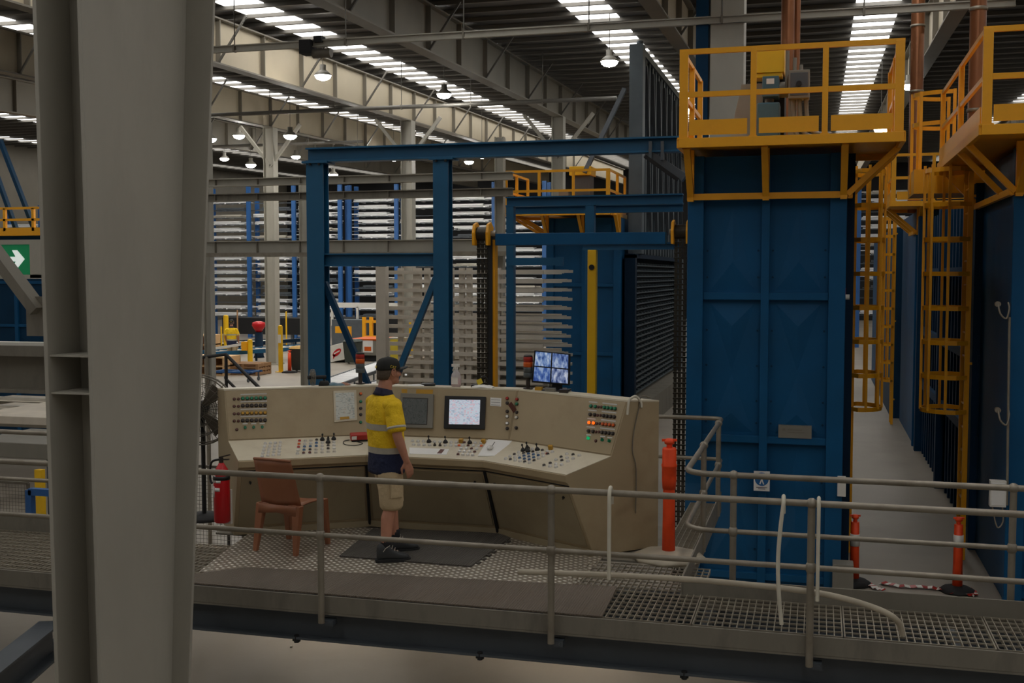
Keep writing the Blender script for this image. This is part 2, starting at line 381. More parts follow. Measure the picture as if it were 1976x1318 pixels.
# hall columns with knee braces carrying the girders
def hall_column(x,y,lab,brace=True,w=.4,top=None):
    g=thing('hall_column',lab,'column',(x,y,GZ),'grey hall columns')
    b=MB(); top=top or zr(y)-1.15
    b.box(x-w/2,x+w/2,y-.02,y+.02,GZ,top); b.box(x-w/2-.02,x-w/2,y-.2,y+.2,GZ,top); b.box(x+w/2,x+w/2+.02,y-.2,y+.2,GZ,top); b.build('shaft',K['col'],g)
    MB().box(x-.35,x+.35,y-.3,y+.3,GZ,GZ+.04).build('base_plate',K['col'],g)
    if brace:
        for sg in(-1,1): MB().bar((x,y,top-1.5),(x+sg*1.3,y,top+.1),.12,.12).build('knee_brace',K['col'],g)
c=at(787,231,X=-15); hall_column(-15,c.y,'grey hall column with two knee braces above the blue gantry')
c=at(522,300,X=-21); hall_column(-21,c.y,'grey hall column with knee braces left of the blue gantry')
c=at(1078,200,X=-9.3); hall_column(-9.3,c.y,'grey hall column behind the far yellow platform')
c=at(596,440,Y=30); hall_column(c.x,30,'plain grey hall column just behind the left blue gantry post',False,.4,5.2)
# service pipes across the hall
def xpipe(name,px0,py0,px1,py1,Y,h,lab,mt,rnd=False,cat='pipe'):
    a=at(px0,py0,Y=Y); c=at(px1,py1,Y=Y); c.z=a.z=(a.z+c.z)/2
    g=thing(name,lab,cat,(a+c)/2)
    (MB().tube([a,c],h/2,10) if rnd else MB().ibeam(a,c,h*.7,h,.02,.02)).build('rail',mt,g)
    n=int((c.x-a.x)/2.2)
    for i in range(1,n):
        p=a+(c-a)*i/n
        MB().cyl(p+V((0,0,h/2)),(p.x,p.y,zr(p.y)+.1),.012,None,6).build('hanger_rod',K['purlin'],g)
        MB().box(p.x-.02,p.x+.02,p.y-h*.4,p.y+h*.4,p.z-h*.55,p.z+h*.55).build('clamp',K['girder'],g)
    return g
xp=xpipe('crane_rail',250,107,1960,3,20,.13,'long grey overhead rail crossing the top of the hall',K['col'],cat='rail')
h=at(600,92,Y=20)
h2=thing('rail_trolley','dark hoist trolley hanging on the overhead rail below the skylight','trolley',(h.x,20,h.z))
MB().box(h.x-.18,h.x+.05,19.85,20.15,h.z-.13,h.z+.13).build('carriage',K['rubber'],h2)
MB().cyl((h.x+.05,20,h.z-.12),(h.x+.42,20,h.z-.12),.09).build('motor',K['fanw'],h2)
MB().box(h.x+.1,h.x+.26,19.9,20.1,h.z+.08,h.z+.2).build('control_box',K['dk'],h2)
xpipe('sprinkler_pipe',400,222,1190,190,34,.13,'thin sprinkler pipe crossing below the cream girder',K['purlin'],True)
xpipe('sprinkler_pipe',395,285,700,272,46,.13,'thin sprinkler pipe far left under the third girder',K['purlin'],True)
# high-bay lamps
lamps=[(1176,119,'bright round high-bay lamp beside the slatted door'),(623,146,'bright round high-bay lamp in front of the cream girder'),(1754,165,'bright round high-bay lamp right of the tower platform'),(461,262,'high-bay lamp at left, above the far girder'),(484,318,'small distant high-bay lamp low at left'),(643,337,'distant high-bay lamp inside the blue gantry opening'),(1331,212,'high-bay lamp seen behind the left corner of the yellow platform'),(857,182,'high-bay lamp at the end of the cream girder skylight')]
lamps+=[(405,268,'added distant high-bay lamp at the far left, left of two knee braces'),(560,262,'added distant high-bay lamp over the racks between two grey columns'),(690,296,'added distant high-bay lamp behind the top of the blue gantry'),(930,300,'added distant high-bay lamp over the racks right of the blue gantry'),(1700,250,'added distant high-bay lamp low over the aisle')]  # distant lamps added to brighten the far end of the hall
lamps+=[(433,306,'added small high-bay lamp in front of the far racks, left of the grey column'),(571,302,'added small high-bay lamp in front of the far racks, just left of the blue gantry'),(760,306,'added small high-bay lamp in front of the far racks, inside the blue gantry'),(905,312,'added small high-bay lamp in front of the far racks, right of the second gantry post')]  # extra lamp row added close to the racks to light their fronts
for px,py,lab in lamps:
    p=at(px,py,Z=8.1); 
    if px in(484,643,405,560,690,930,1700): p=at(px,py,Z=7.4)
    if px in(433,571,760,905): p=at(px,py,Y=52)
    g=thing('high_bay_lamp',lab,'lamp',p,'high-bay lamps')
    r=.24
    MB().lathe(p,[(r,0),(r,.03),(r*.7,.1),(.09,.16),(.09,.3)],20).build('housing',K['grbox'],g)
    MB().lathe(p-V((0,0,.13)),[(r*.25,0),(r*.6,.025),(r*.85,.07),(r*.93,.125)],20).build('diffuser',K['lampfar' if px in(461,484,643,405,560,690,930,433,571,760,905) else 'lamp'],g)
    MB().cyl(p+V((0,0,.3)),(p.x,p.y,zr(p.y)+.24),.01,None,6).build('suspension_rod',K['purlin'],g)
# ================================================================ FOREGROUND COLUMN
cx=-4.5
col=thing('steel_column','large grey tapered steel column standing in the left foreground','column',(cx,6.7,GZ))
def yline(px0,py0,px1,py1): # y on plane X=cx at each height
    a=at(px0,py0,X=cx); c=at(px1,py1,X=cx); return lambda z:a.y+(c.y-a.y)*(z-a.z)/(c.z-a.z)
near=yline(156,0,196,1318); far=yline(360,0,332,1318)
zt,zb=6.2,GZ
def q(x0,x1,ya,yb,mt,name,bev=.004):
    MB().hexa([(x0,ya(zb),zb),(x1,ya(zb),zb),(x1,yb(zb),zb),(x0,yb(zb),zb),(x0,ya(zt),zt),(x1,ya(zt),zt),(x1,yb(zt),zt),(x0,yb(zt),zt)]).build(name,mt,col,bev)
q(cx-.03,cx,near,far,K['col'],'web_plate')
q(cx-.36,cx-.33,lambda z:near(z)+.0,lambda z:far(z)-.1,K['col'],'flange_plate')
q(cx-.33,cx-.03,lambda z:near(z)+.33,lambda z:near(z)+.36,K['col'],'inner_plate')
q(cx-.15,cx-.03,lambda z:near(z)+.2,lambda z:near(z)+.22,K['col'],'cleat_plate')
MB().hexa([(cx-.03,far(zb),zb),(cx-.03+.155,far(zb),zb),(cx+.125,far(zb)+.03,zb),(cx-.03,far(zb)+.03,zb),(cx-.03,far(zt),zt),(cx+.25,far(zt),zt),(cx+.25,far(zt)+.03,zt),(cx-.03,far(zt)+.03,zt)]).build('flange_plate',K['col'],col,.004)
for py in(685,757):
    p=at(140,py,Y=6.25); MB().box(cx-.33,cx-.03,near(p.z)+.02,near(p.z)+.34,p.z-.012,p.z).build('stiffener',K['col'],col)
# beam and brace joined to the column on its left side
zt1=at(60,686,Y=6.5).z; zb1=at(60,752,Y=6.5).z
bm=thing('steel_beam','dark grey I-beam running left from the foreground column','beam',(-6.4,6.5,zb1))
MB().box(-8.6,cx-.36,6.42,6.58,zt1-.0,zt1+.07).build('top_flange',K['fascia'],bm)
MB().box(-8.6,cx-.36,6.53,6.55,zb1+.0,zt1).build('web',K['fascia'],bm)
MB().box(-8.6,cx-.36,6.44,6.58,zb1-.02,zb1+.005).build('bottom_flange',K['fascia'],bm)
cv=MB().box(-8.6,-4.93,6.47,6.57,zt1+.07,zt1+.09).build('cable_cover',K['white']); tag(cv,'white cable cover lying along the top of the dark grey beam','cover')
a=at(-60,420,Y=6.55); c=at(75,600,Y=6.55)
br=thing('diagonal_brace','grey diagonal brace bolted to the foreground column beside the exit sign','brace',c)
MB().bar(a,c,.07,.12,(0,1,0)).build('brace_bar',K['fascia'],br)
MB().box(at(58,600,Y=6.6).x,cx-.36,6.56,6.58,at(75,648,Y=6.6).z,at(75,572,Y=6.6).z).build('gusset_plate',K['fascia'],br)
# ================================================================ WALKWAY
PX=-1.0                                     # right edge of the console platform
wk=thing('walkway_platform','raised steel walkway and operator platform with grey edge channel','platform',(-2.5,8.0,-.13))
MB().box(-9,4.5,7.985,8.0,-.135,.0).build('edge_channel',K['fascia'],wk,.004)
MB().box(-9,4.5,7.985,8.05,-.15,-.135).build('edge_channel',K['fascia'],wk)
MB().ibeam((-9,8.12,-.265),(4.5,8.12,-.265),.16,.25,.018,.012).build('support_beam',K['dkbeam'],wk)
MB().ibeam((-9,9.3,-.265),(4.5,9.3,-.265),.16,.25,.018,.012).build('support_beam',K['dkbeam'],wk)
MB().box(-5.7,-1.2,9.75,11.2,-.03,-.012).build('deck_plate',K['fascia'],wk)
MB().box(PX,4.5,8.8,8.815,-.1,.13).build('toe_board',K['fascia'],wk,.003)
MB().box(PX-.015,PX,8.8,12.45,-.1,.13).build('toe_board',K['fascia'],wk,.003)
MB().box(-9,-5.9,9.28,9.295,-.05,.14).build('toe_board',K['fascia'],wk,.003)
for x in(-6.2,-4.4,-2.6,-.8,1.0,2.8): MB().box(x-.03,x+.03,8.2,9.2,-.25,-.13).build('joist',K['dkbeam'],wk)
for x in(-5.74,-4.0,-2.46,-.9,.7): 
    MB().cyl((x,8.06,-.42),(x,8.06,-.36),.022,None,8).cyl((x-.03,8.06,-.4),(x+.03,8.06,-.4),.014,None,8).build('beam_clamp',K['rubber'],wk)
for sx in(-5.2,-3.3): MB().ibeam((sx,8.2,GZ+.3),(sx,9.3,GZ+.3),.1,.1) if False else None
tp=MB().prism([(-5.06,8.37,-.012),(-4.7,8.4,-.012),(-1.9,8.5,-.012),(-1.83,9.5,-.012),(-1.83,10.3,-.012),(-5.45,10.3,-.012),(-5.27,9.37,-.012)],(0,0,.012)).build('tread_plate',K['tread']); tag(tp,'silver tread plate floor around the control console','floor plate')
fm=MB().hexa([(-5.3,8.005,.002),(-1.5,8.005,.002),(-1.53,8.81,.002),(-4.72,8.57,.002),(-5.3,8.005,.014),(-1.5,8.005,.014),(-1.53,8.81,.014),(-4.72,8.57,.014)]).build('walk_mat',K['floormat']); tag(fm,'long brown-grey ribbed mat along the walkway front edge','mat')
# rubber mat with jigsaw edge under the operator
def P0(px,py,z=0): return at(px,py,Z=z)
poly=[P0(655,1075),P0(908,1095)]
e0,e1=P0(908,1095),P0(985,1040)
for k in range(1,8):
    p=e0+(e1-e0)*k/8; d=(e1-e0).normalized(); n=V((d.y,-d.x,0)); w=.028
    poly+=[p-d*w*.5,p-d*w+n*.04,p+d*w+n*.04,p+d*w*.5]
poly+=[e1,P0(960,1030),P0(720,1022)]
om=MB().prism([V((p.x,p.y,.0)) for p in poly],(0,0,.014)).build('anti_fatigue_mat',K['mat']); tag(om,'dark rubber mat with jigsaw edge under the operator','mat')
# ---- gratings
def grating(x0,x1,y0,y1,lab,px=.05,py=.1,alongx=True):
    g=thing('floor_grating',lab,'grating',((x0+x1)/2,(y0+y1)/2,-.03),'galvanised floor grating panels')
    b=MB(); n=int((x1-x0)/px)
    for i in range(n+1): x=x0+(x1-x0)*i/n; b.box(x-.003,x+.003,y0,y1,-.03,0)
    b.build('bearing_bars',K['grate'],g)
    b=MB(); n=max(1,int((y1-y0)/py))
    for i in range(n+1): y=y0+(y1-y0)*i/n; b.box(x0,x1,y-.004,y+.004,-.012,.001)
    b.build('cross_bars',K['grate'],g)
    MB().box(x0-.006,x0,y0,y1,-.03,.002).build('end_banding',K['grate'],g); MB().box(x1,x1+.006,y0,y1,-.03,.002).build('end_banding',K['grate'],g)
grating(-1.95,-.86,8.03,9.6,'grating floor at the right foot of the console')
grating(-.84,-.02+.22,8.03,8.78,'grating panel in front of the blue tower with the pipe across it')
grating(.22,1.2,8.03,8.78,'grating panel under the bent end of the pipe')
grating(1.22,2.2,8.03,8.78,'grating panel at the right end of the walkway')
grating(-1.33,PX-.03,9.62,12.4,'grating strip between the console and the blue tower',.05,.05)
grating(-9,-5.0,8.03,9.26,'grating floor at far left behind the grey column')
# ---- handrails
def rail_run(pts_top,pts_mid,posts,lab,base,rr=.024,side=True):
    g=thing('handrail',lab,'handrail',base)
    MB().tube(pts_top,rr,12).build('top_rail',K['galv'],g)
    if pts_mid: MB().tube(pts_mid,rr*.85,12).build('mid_rail',K['galv'],g)
    for (x,y,zb,zt,zm,fx) in posts:
        b=MB(); b.cyl((x,y,zb),(x,y,zt),.026,None,12); b.ell((x,y,zt),(.04,.04,.038)); b.ell((x,y,zm),(.038,.038,.05)); p=b.build('post',K['galv'],g)
        if fx: MB().box(x-.02,x+.085,y+.02,y+.11,zb-.03,zb+.015).cyl((x+.06,y+.01,zb-.005),(x+.06,y+.03,zb-.005),.014,None,6).build('post_bracket',K['dkbeam'],p)
    return g
ty=7.93
rail_run([(-9,ty,.95),(4.5,ty,.95)],[(-9,ty,.5),(4.5,ty,.5)],[(x,ty,-.2,.95,.5,True) for x in(-5.57-1.85,-5.57,-3.72,-1.87,-.02,1.83,3.68)],'long galvanised two-rail handrail along the front of the walkway',(-2.5,ty,-.2))
fy=8.9
def arc(c,r,a0,a1,n=5): return [V((c[0]+r*math.cos(a0+(a1-a0)*i/n),c[1]+r*math.sin(a0+(a1-a0)*i/n),c[2])) for i in range(n+1)]
def ret(z): return [(4.5,fy,z),(PX+.2,fy,z)]+arc((PX+.2,fy+.2,z),.2,-PI/2,-PI,5)[1:]+[(PX,12.3,z)]+arc((PX-.1,12.3,z),.1,0,PI/2,4)[1:]+[(-1.75,12.4,z)]
rail_run(ret(.95),ret(.5),[(x,fy,-.1,.95,.5,False) for x in(-.62,1.42,3.4)]+[(PX,10.4,-.05,.95,.5,False),(PX+0,12.0,-.05,.95,.5,False)],'galvanised handrail that bends back in front of the blue tower',(1,fy,-.1))
rail_run([(-9,9.33,.97),(-5.95,9.33,.97)],[(-9,9.33,.5),(-5.95,9.33,.5)],[(x,9.33,-.1,.97,.5,False) for x in(-8.6,-6.75)],'handrail behind the left grating beyond the grey column',(-7.4,9.33,-.1))
# ---- pipe lying across the grating, hoses hung on the rail
pts=[at(x,y,Y=7.99) for x,y in((1000,1103),(1180,1110),(1340,1119),(1470,1131),(1570,1143),(1640,1158),(1695,1176),(1722,1190))]+[at(1736,1205,Y=8.04),at(1742,1226,Y=8.06)]
def smooth(pts,n=4):
    out=[]; P=[V(p) for p in pts]; Q=[P[0]]+P+[P[-1]]
    for i in range(1,len(Q)-2):
        for k in range(n):
            t=k/n; a,b,c,d=Q[i-1],Q[i],Q[i+1],Q[i+2]
            out.append(.5*((2*b)+(c-a)*t+(2*a-5*b+4*c-d)*t*t+(3*b-a-3*c+d)*t**3))
    return out+[P[-1]]
pp=MB().tube(smooth(pts),.022,10).build('bent_pipe',K['pvc']); tag(pp,'pale bent pipe tied low along the front handrail posts','pipe')
def hose(px,pyt,pyb,lab,r=.014,sway=.0):
    top=at(px,pyt+14,Y=ty); x=top.x; zb=at(px,pyb,Y=ty-.04).z
    pts=[(x,ty+.05,.86),(x,ty+.045,.94),(x,ty+.02,.985),(x,ty-.02,.985),(x-.0,ty-.045,.94)]+[(x-sway*math.sin(PI*k/6)-.0*k,ty-.045,.94+(zb-.94)*k/6) for k in range(1,7)]
    o=MB().tube(smooth(pts,3),r,8).build('hanging_hose',K['rope']); tag(o,lab,'hose','hoses hooked over the front handrail')
hose(1512,958,1205,'white hose hooked over the handrail, left of the third railing post',.014,.03)
hose(1580,962,1160,'short white hose hooked over the handrail, right of the third railing post',.013)
hose(1178,942,1118,'white hose hooked over the handrail in front of the console end',.014)
# ================================================================ CONTROL CONSOLE
D=[V((-5.275,9.456,0)),V((-4.24,10.09,0)),V((-3.05,10.09,0)),V((-2.125,9.55,0))]
segn=[]
for i in range(3):
    d=(D[i+1]-D[i]).normalized(); segn.append(V((-d.y,d.x,0)))
def mit(i,o):
    if i==0: e=V((-.65,.76,0)); return D[0]+e*(o/e.dot(segn[0]))
    if i==3: e=V((.70,.714,0)).normalized(); return D[3]+e*(o/e.dot(segn[2]))
    a,b=segn[i-1],segn[i]; m=(a+b).normalized(); return D[i]+m*(o/m.dot(a))
def cp(i,o,z): p=mit(i,o); return V((p.x,p.y,z))
PROF=dict(ff=(.30,0.0),kick=(.30,.08),under=(.03,.68),df=(0,.70),dt=(0,.76),db=(.48,.89),tf=(.65,1.38),tb=(1.0,1.36),fb=(1.0,0))
cons=thing('control_console','beige three-sided operator control console with buttons and screens','console',(-3.6,10.4,0))
SEG=['left','middle','right']
panels=[];desks=[]
for i in range(3):
    def sec(names,z=0): return [[cp(j,*PROF[k]) for k in names] for j in(i,i+1)]
    a,b=sec(['ff','under','df','dt','db','tf','tb','fb'])
    MB().loft([a,b],False).build('cabinet',K['beige'],cons,.004)
    # desk plate, slightly proud
    n=(cp(i+1,*PROF['dt'])-cp(i,*PROF['dt'])).cross(cp(i,*PROF['db'])-cp(i,*PROF['dt'])).normalized()
    if n.z<0:n=-n
    q4=[cp(i,.012,.763),cp(i+1,.012,.763),cp(i+1,.475,.8887),cp(i,.475,.8887)]
    dk=MB().hexa(q4+[p+n*.006 for p in q4]).build('desk_plate',K['desk'],cons,.002); desks.append((dk,q4[0]+n*.006,n))
    n2=(cp(i+1,*PROF['db'])-cp(i,*PROF['db'])).cross(cp(i,*PROF['tf'])-cp(i,*PROF['db'])).normalized()
    if n2.y>0:n2=-n2
    q4=[cp(i,.4845,.903),cp(i+1,.4845,.903),cp(i+1,.645,1.366),cp(i,.645,1.366)]
    d=(q4[1]-q4[0]).normalized()*.012; q4=[q4[0]+d,q4[1]-d,q4[2]-d,q4[3]+d]
    pn=MB().hexa(q4+[p+n2*.006 for p in q4]).build('instrument_panel',K['beige'],cons,.002); panels.append((pn,q4[0]+n2*.006,n2))
    # doors below the desk
    for t0,t1 in((.03,.97),):
        f=lambda t,o,z:cp(i,o,z).lerp(cp(i+1,o,z),t)
        q4=[f(t0,.27,.09),f(t1,.27,.09),f(t1,.055,.64),f(t0,.055,.64)]
        nn=(q4[1]-q4[0]).cross(q4[3]-q4[0]).normalized()
        if nn.y>0:nn=-nn
        dr=MB().hexa(q4+[p+nn*.014 for p in q4]).build('door',K['beiged'],cons,.003)
        for tt in(.1,.9):
            p=f(tt,.09,.55)+nn*.015; MB().cyl(p-nn*.002,p+nn*.012,.012,None,10).bar(p+nn*.012-V((.0,0,.016)),p+nn*.012+V((0,0,.016)),.008,.008).build('latch',K['black'],dr)
    MB().bar(cp(i,.04,.66),cp(i+1,.04,.66),.012,.012).build('shadow_gap',K['dk'],cons)
a,b=[cp(0,.655,1.383),cp(0,.66,1.395),cp(0,.99,1.375),cp(0,.99,1.36)],None
for i in range(3):
    r=[[cp(j,.645,1.375),cp(j,.65,1.39),cp(j,1.0,1.37),cp(j,1.0,1.355)] for j in(i,i+1)]
    MB().loft(r,False).build('top_cap',K['desk'],cons)
# floor-level plinth
for i in range(3):
    r=[[cp(j,.34,0),cp(j,.262,.0),cp(j,.262,.06),cp(j,.34,.06)] for j in(i,i+1)]
    MB().loft(r,False).build('plinth',K['beiged'],cons)
for i in(1,2):
    MB().hexa([cp(i,.27,.02)+V((-.012,-.012,0)),cp(i,.27,.02)+V((.012,-.012,0)),cp(i,.3,.02)+V((.012,0,0)),cp(i,.3,.02)+V((-.012,0,0)),cp(i,.03,.66)+V((-.012,-.012,0)),cp(i,.03,.66)+V((.012,-.012,0)),cp(i,.06,.66)+V((.012,0,0)),cp(i,.06,.66)+V((-.012,0,0))]).build('corner_seal',K['dk'],cons)
def pgrid(pl,TL,TR,BL,BR,nc,nr):
    o,p0,n=pl; out=[]
    for r in range(nr):
        for c in range(nc):
            u=c/max(1,nc-1); v=r/max(1,nr-1)
            x=(TL[0]*(1-u)+TR[0]*u)*(1-v)+(BL[0]*(1-u)+BR[0]*u)*v; y=(TL[1]*(1-u)+TR[1]*u)*(1-v)+(BL[1]*(1-u)+BR[1]*u)*v
            out.append((r,c,onplane(x,y,p0,n)))
    return out
BTN=[]
CHR={}
def button(pl,p,mt,r=.015,h=.018):
    o,p0,n=pl; key=(id(pl),mt.name,r)
    if key in CHR:
        src,sp=CHR[key]; c=src.copy(); COL.objects.link(c); c.location=src.location+(p-sp)
        for ch in [x for x in src.children]:
            c2=ch.copy(); COL.objects.link(c2); c2.parent=c
        return c
    c=MB().lathe(p,[(r,0),(r,h*.75),(r*.75,h)],10,n).build('push_button',mt,o,origin=p); c.location=p-wloc(o)
    MB().lathe(p,[(r*1.22,0),(r*1.22,h*.3)],10,n).build('button_bezel',K['silver'] if pl in desks else K['dkbtn'],c,origin=p)
    CHR[key]=(c,p); return c
def joystick(pl,p,big=True):
    o,p0,n=pl; b=MB(); b.lathe(p,[(.026,0),(.024,.012),(.012,.03)],10,n); b.cyl(p+n*.02,p+n*.055,.005); b.ell(p+n*.06,(.010,.010,.013)); c=b.build('joystick',K['black'],o,origin=p); c.location=p-wloc(o)
def selector(pl,p,mt=None):
    o,p0,n=pl; b=MB(); b.lathe(p,[(.015,0),(.015,.012)],10,n); r=n.cross(V((0,0,1))).normalized(); b.obox(p+n*.018,r*.004,n.cross(r)*.014,n*.01); c=b.build('selector_switch',mt or K['dkbtn'],o,origin=p); c.location=p-wloc(o)
def strip(pl,a,b,mt=None,w=.012,name='label_strip'):
    o,p0,n=pl; A=onplane(a[0],a[1],p0,n); B=onplane(b[0],b[1],p0,n); MB().bar(A+n*.002,B+n*.002,.004,w).build(name,mt or K['paper'],o)
def plate(pl,cs,mt,th=.008,name='plate',off=0,parent=None,bev=0):
    o,p0,n=pl; q4=[onplane(x,y,p0,n)+n*off for x,y in cs]; return MB().hexa(q4+[p+n*th for p in q4]).build(name,mt,parent or o,bev)
dl,dm,dr=desks; pl_,pm,pr=panels
for r,c,p in pgrid(dl,(512,857),(541,855),(506,881),(538,878),4,5): button(dl,p,K['silver'])
colmap=[['red','alud','alud','dkbtn','J','dkbtn','J'],['orange','silver','silver','blbtn','silver','J','silver'],['red','blbtn','blbtn','blbtn','silver','dkbtn','silver'],['white','blbtn','dkbtn','alud','silver','dkbtn','white'],['silver','brownb','brownb','alud','alud','alud','alud']]
for r,c,p in pgrid(dl,(578,852),(644,848),(574,876),(645,872),7,5):
    k=colmap[r][c]
    joystick(dl,p) if k=='J' else button(dl,p,K[k])
for r,c,p in pgrid(dm,(796,852),(881,855),(798,859),(880,861),9,2):
    if r==0 and c in(3,6): joystick(dm,p)
    elif r==1 and c in(4,5): selector(dm,p)
    else: button(dm,p,K['silver'])
for r,c,p in pgrid(dm,(896,855),(928,856),(884,878),(912,879),4,5):
    if (r,c)==(0,1): joystick(dm,p)
    else: button(dm,p,K['silver' if (r*3+c)%4 else 'brownb'])
for px,py in((890,852),(933,853)):
    o,p0,n=dm; p=onplane(px,py+2,p0,n); r=V((1,0,0)); MB().obox(p+n*.02,r*.02,n.cross(r)*.02,n*.02).build('guarded_switch',K['ylbtn'],o,.003)
for px,py in((886,861),(929,862)): button(dm,onplane(px,py,dm[1],dm[2]),K['orange'])
plate(dm,[(790,876),(861,878),(867,867),(790,864)],K['paper'],.003,'instruction_card')
plate(dm,[(843,875.5),(852,875.7),(858,868),(850,867.5)],K['brownb'],.0035,'printed_block',.0005)
for cells,tl,tr,bl,br,nc,nr in ((0,(1018,866),(1066,873),(976,886),(1022,894),6,6),):
    for r,c,p in pgrid(dr,tl,tr,bl,br,nc,nr):
        if (r,c) in((0,0),(1,1),(0,2),(1,0)): joystick(dr,p)
        else: button(dr,p,K['blbtn' if 2<=r<=4 and 2<=c<=4 else ('silver' if (r+c)%3 else 'dkbtn')])
o,p0,n=dr; p=onplane(1063,867,p0,n); MB().obox(p+n*.02,V((.02,0,0)),n.cross(V((1,0,0)))*.02,n*.02).build('guarded_switch',K['ylbtn'],o,.003)
button(dr,onplane(1056,877,p0,n),K['red']); 
for (xl,yl),(xr,yr) in (((1094,877),(1118,880)),((1083,883),(1106,886)),((1073,888.5),(1096,891)),((1062,895),(1084,898)),((1050,899),(1073,902))):
    for k in range(3):
        button(dr,onplane(xl+(xr-xl)*k/2,yl+(yr-yl)*k/2,p0,n),K['silver' if (k+int(xl))%3 else 'dkbtn'])
for pl in desks: # small countersunk locks
    pass
# left indicator block
rows=[(771,'green'),(785,'dkbtn'),(799.5,'ylbtn'),(813.5,'dkbtn')]
for y,mt in rows:
    strip(pl_,(464,y-9.5),(515,y-11))
    for px in(452,460): button(pl_,onplane(px,y-1,pl_[1],pl_[2]),K['brownb'],.013,.014)
    for k in range(6): button(pl_,onplane(468.5+k*8.6,y-2-k*.15,pl_[1],pl_[2]),K[mt],.0165,.022)
for k in range(3):
    x=473+k*16.5; strip(pl_,(x-5,818-k*.3),(x+5,817.5-k*.3)); selector(pl_,onplane(x,825-k*.4,pl_[1],pl_[2]),K['green'])
button(pl_,onplane(457,829,pl_[1],pl_[2]),K['brownb'],.013,.014)
plate(pl_,[(645,815),(689,811),(687,753),(643,755)],K['desk'],.012,'chart_frame')
plate(pl_,[(648.5,811),(684.5,808),(683,757.5),(646.5,759)],K['chart'],.0145,'printed_chart')
plate(pl_,[(656,810.5),(674,809),(673.5,804),(655.7,805.5)],K['ylbtn'],.0155,'printed_chart_note')
for (xa,xb,ys) in((646.5,655,(768,777,786,794)),(673,684,(778,787))):
    for yy in ys: strip(pl_,(xa,yy),(xb,yy-.5),K['dkbtn'],.004,'chart_line')
for py,mt in((760,'orange'),(775,'green'),(788,'dkbtn'),(800,'dkbtn'),(815,'green')): button(pl_,onplane(696,py,pl_[1],pl_[2]),K[mt],.014,.018)
# middle panel
plate(pm,[(775,826),(836,827.5),(838,762),(775,759.5)],K['grbox'],.03,'screen_housing',0,None,.004)
plate(pm,[(779,820),(826,821),(828,770),(779,768)],K['dkbtn'],.031,'screen_bezel')
sc_=plate(pm,[(780,818.5),(824.5,819.5),(826.5,771.5),(780,770)],K['hmi2'],.0325,'screen')
plate(pm,[(775,759),(786,759),(786,751.5),(775,751)],K['ylbtn'],.003,'yellow_label'); plate(pm,[(803,759.5),(835,760),(836,752),(803.5,751.5)],K['ylbtn'],.003,'yellow_label')
plate(pm,[(857.5,827.5),(936,829.5),(938.5,766.5),(859.5,764.5)],K['black'],.025,'touch_screen_housing',0,None,.004)
plate(pm,[(867.5,819.5),(926.5,820.5),(928,773),(869,772)],K['hmi'],.0265,'touch_screen')
plate(pm,[(946,783),(967,784.5),(967.5,768.5),(946.5,767)],K['paper'],.003,'label_plate')
for yy in(771,776,781): strip(pm,(948,yy),(965.5,yy+1),K['dkbtn'],.003,'label_line')
for px,ys in((979,(770,779,795,805,818,828)),):
    for y,mt in zip(ys,('red','dkbtn','dkbtn','silver','silver','dkbtn')): button(pm,onplane(px,y-1,pm[1],pm[2]),K[mt],.015,.022)
for y,mt in zip((771,780,796,806,826),('red','green','dkbtn','white','dkbtn')): button(pr,onplane(998.5-(y-771)*.03,y,pr[1],pr[2]),K[mt],.015,.022)
o,p0,n=pm; MB().bar(onplane(984,779,p0,n)+n*.006,onplane(994,794,p0,n)+n*.006,.012,.05).build('red_tag',K['brownb'],o)
# right indicator block
xs=[(1141,0),(1149.5,.8),(1167,2.6),(1173.5,3.3),(1180.5,4),(1187.5,4.8)]
for y,mt,sh in((783,'green',0),(799,'dkbtn',-1.5),(815,'orange',-3),(831,'dkbtn',-4.5)):
    strip(pr,(1137+sh,y-7.5),(1153+sh,y-6)); strip(pr,(1163+sh,y-5),(1191+sh,y-2))
    for k,(x,dy) in enumerate(xs):
        m2=K[mt]
        if mt=='orange' and k<2: m2=K['oranglit']
        button(pr,onplane(x+sh,y+dy+1,pr[1],pr[2]),m2,.0155,.022)
    for x in(1155,1160.5): button(pr,onplane(x+sh,y+2.5,pr[1],pr[2]),K['brownb'],.012,.012)
for x,y,mt in((1136,846,'greenlit'),(1163,849,'green'),(1176.5,851,'green')): selector(pr,onplane(x,y,pr[1],pr[2]),K[mt]); strip(pr,(x-4,y-7),(x+5,y-6.3))
button(pr,onplane(1150,851,pr[1],pr[2]),K['brownb'],.013,.014)
# ================================================================ THINGS ON AND AROUND THE CONSOLE
def topz(o): return 1.39-(o-.65)*.057
def ontop(px,o=.8,seg=1): # point on the console top under image column px
    a,b=cp(seg,o,topz(o)),cp(seg+1,o,topz(o)); d0=ray(px,700); n=V((d0.y,-d0.x,0)); t=(CO-a).dot(n)/(b-a).dot(n); return a+(b-a)*t
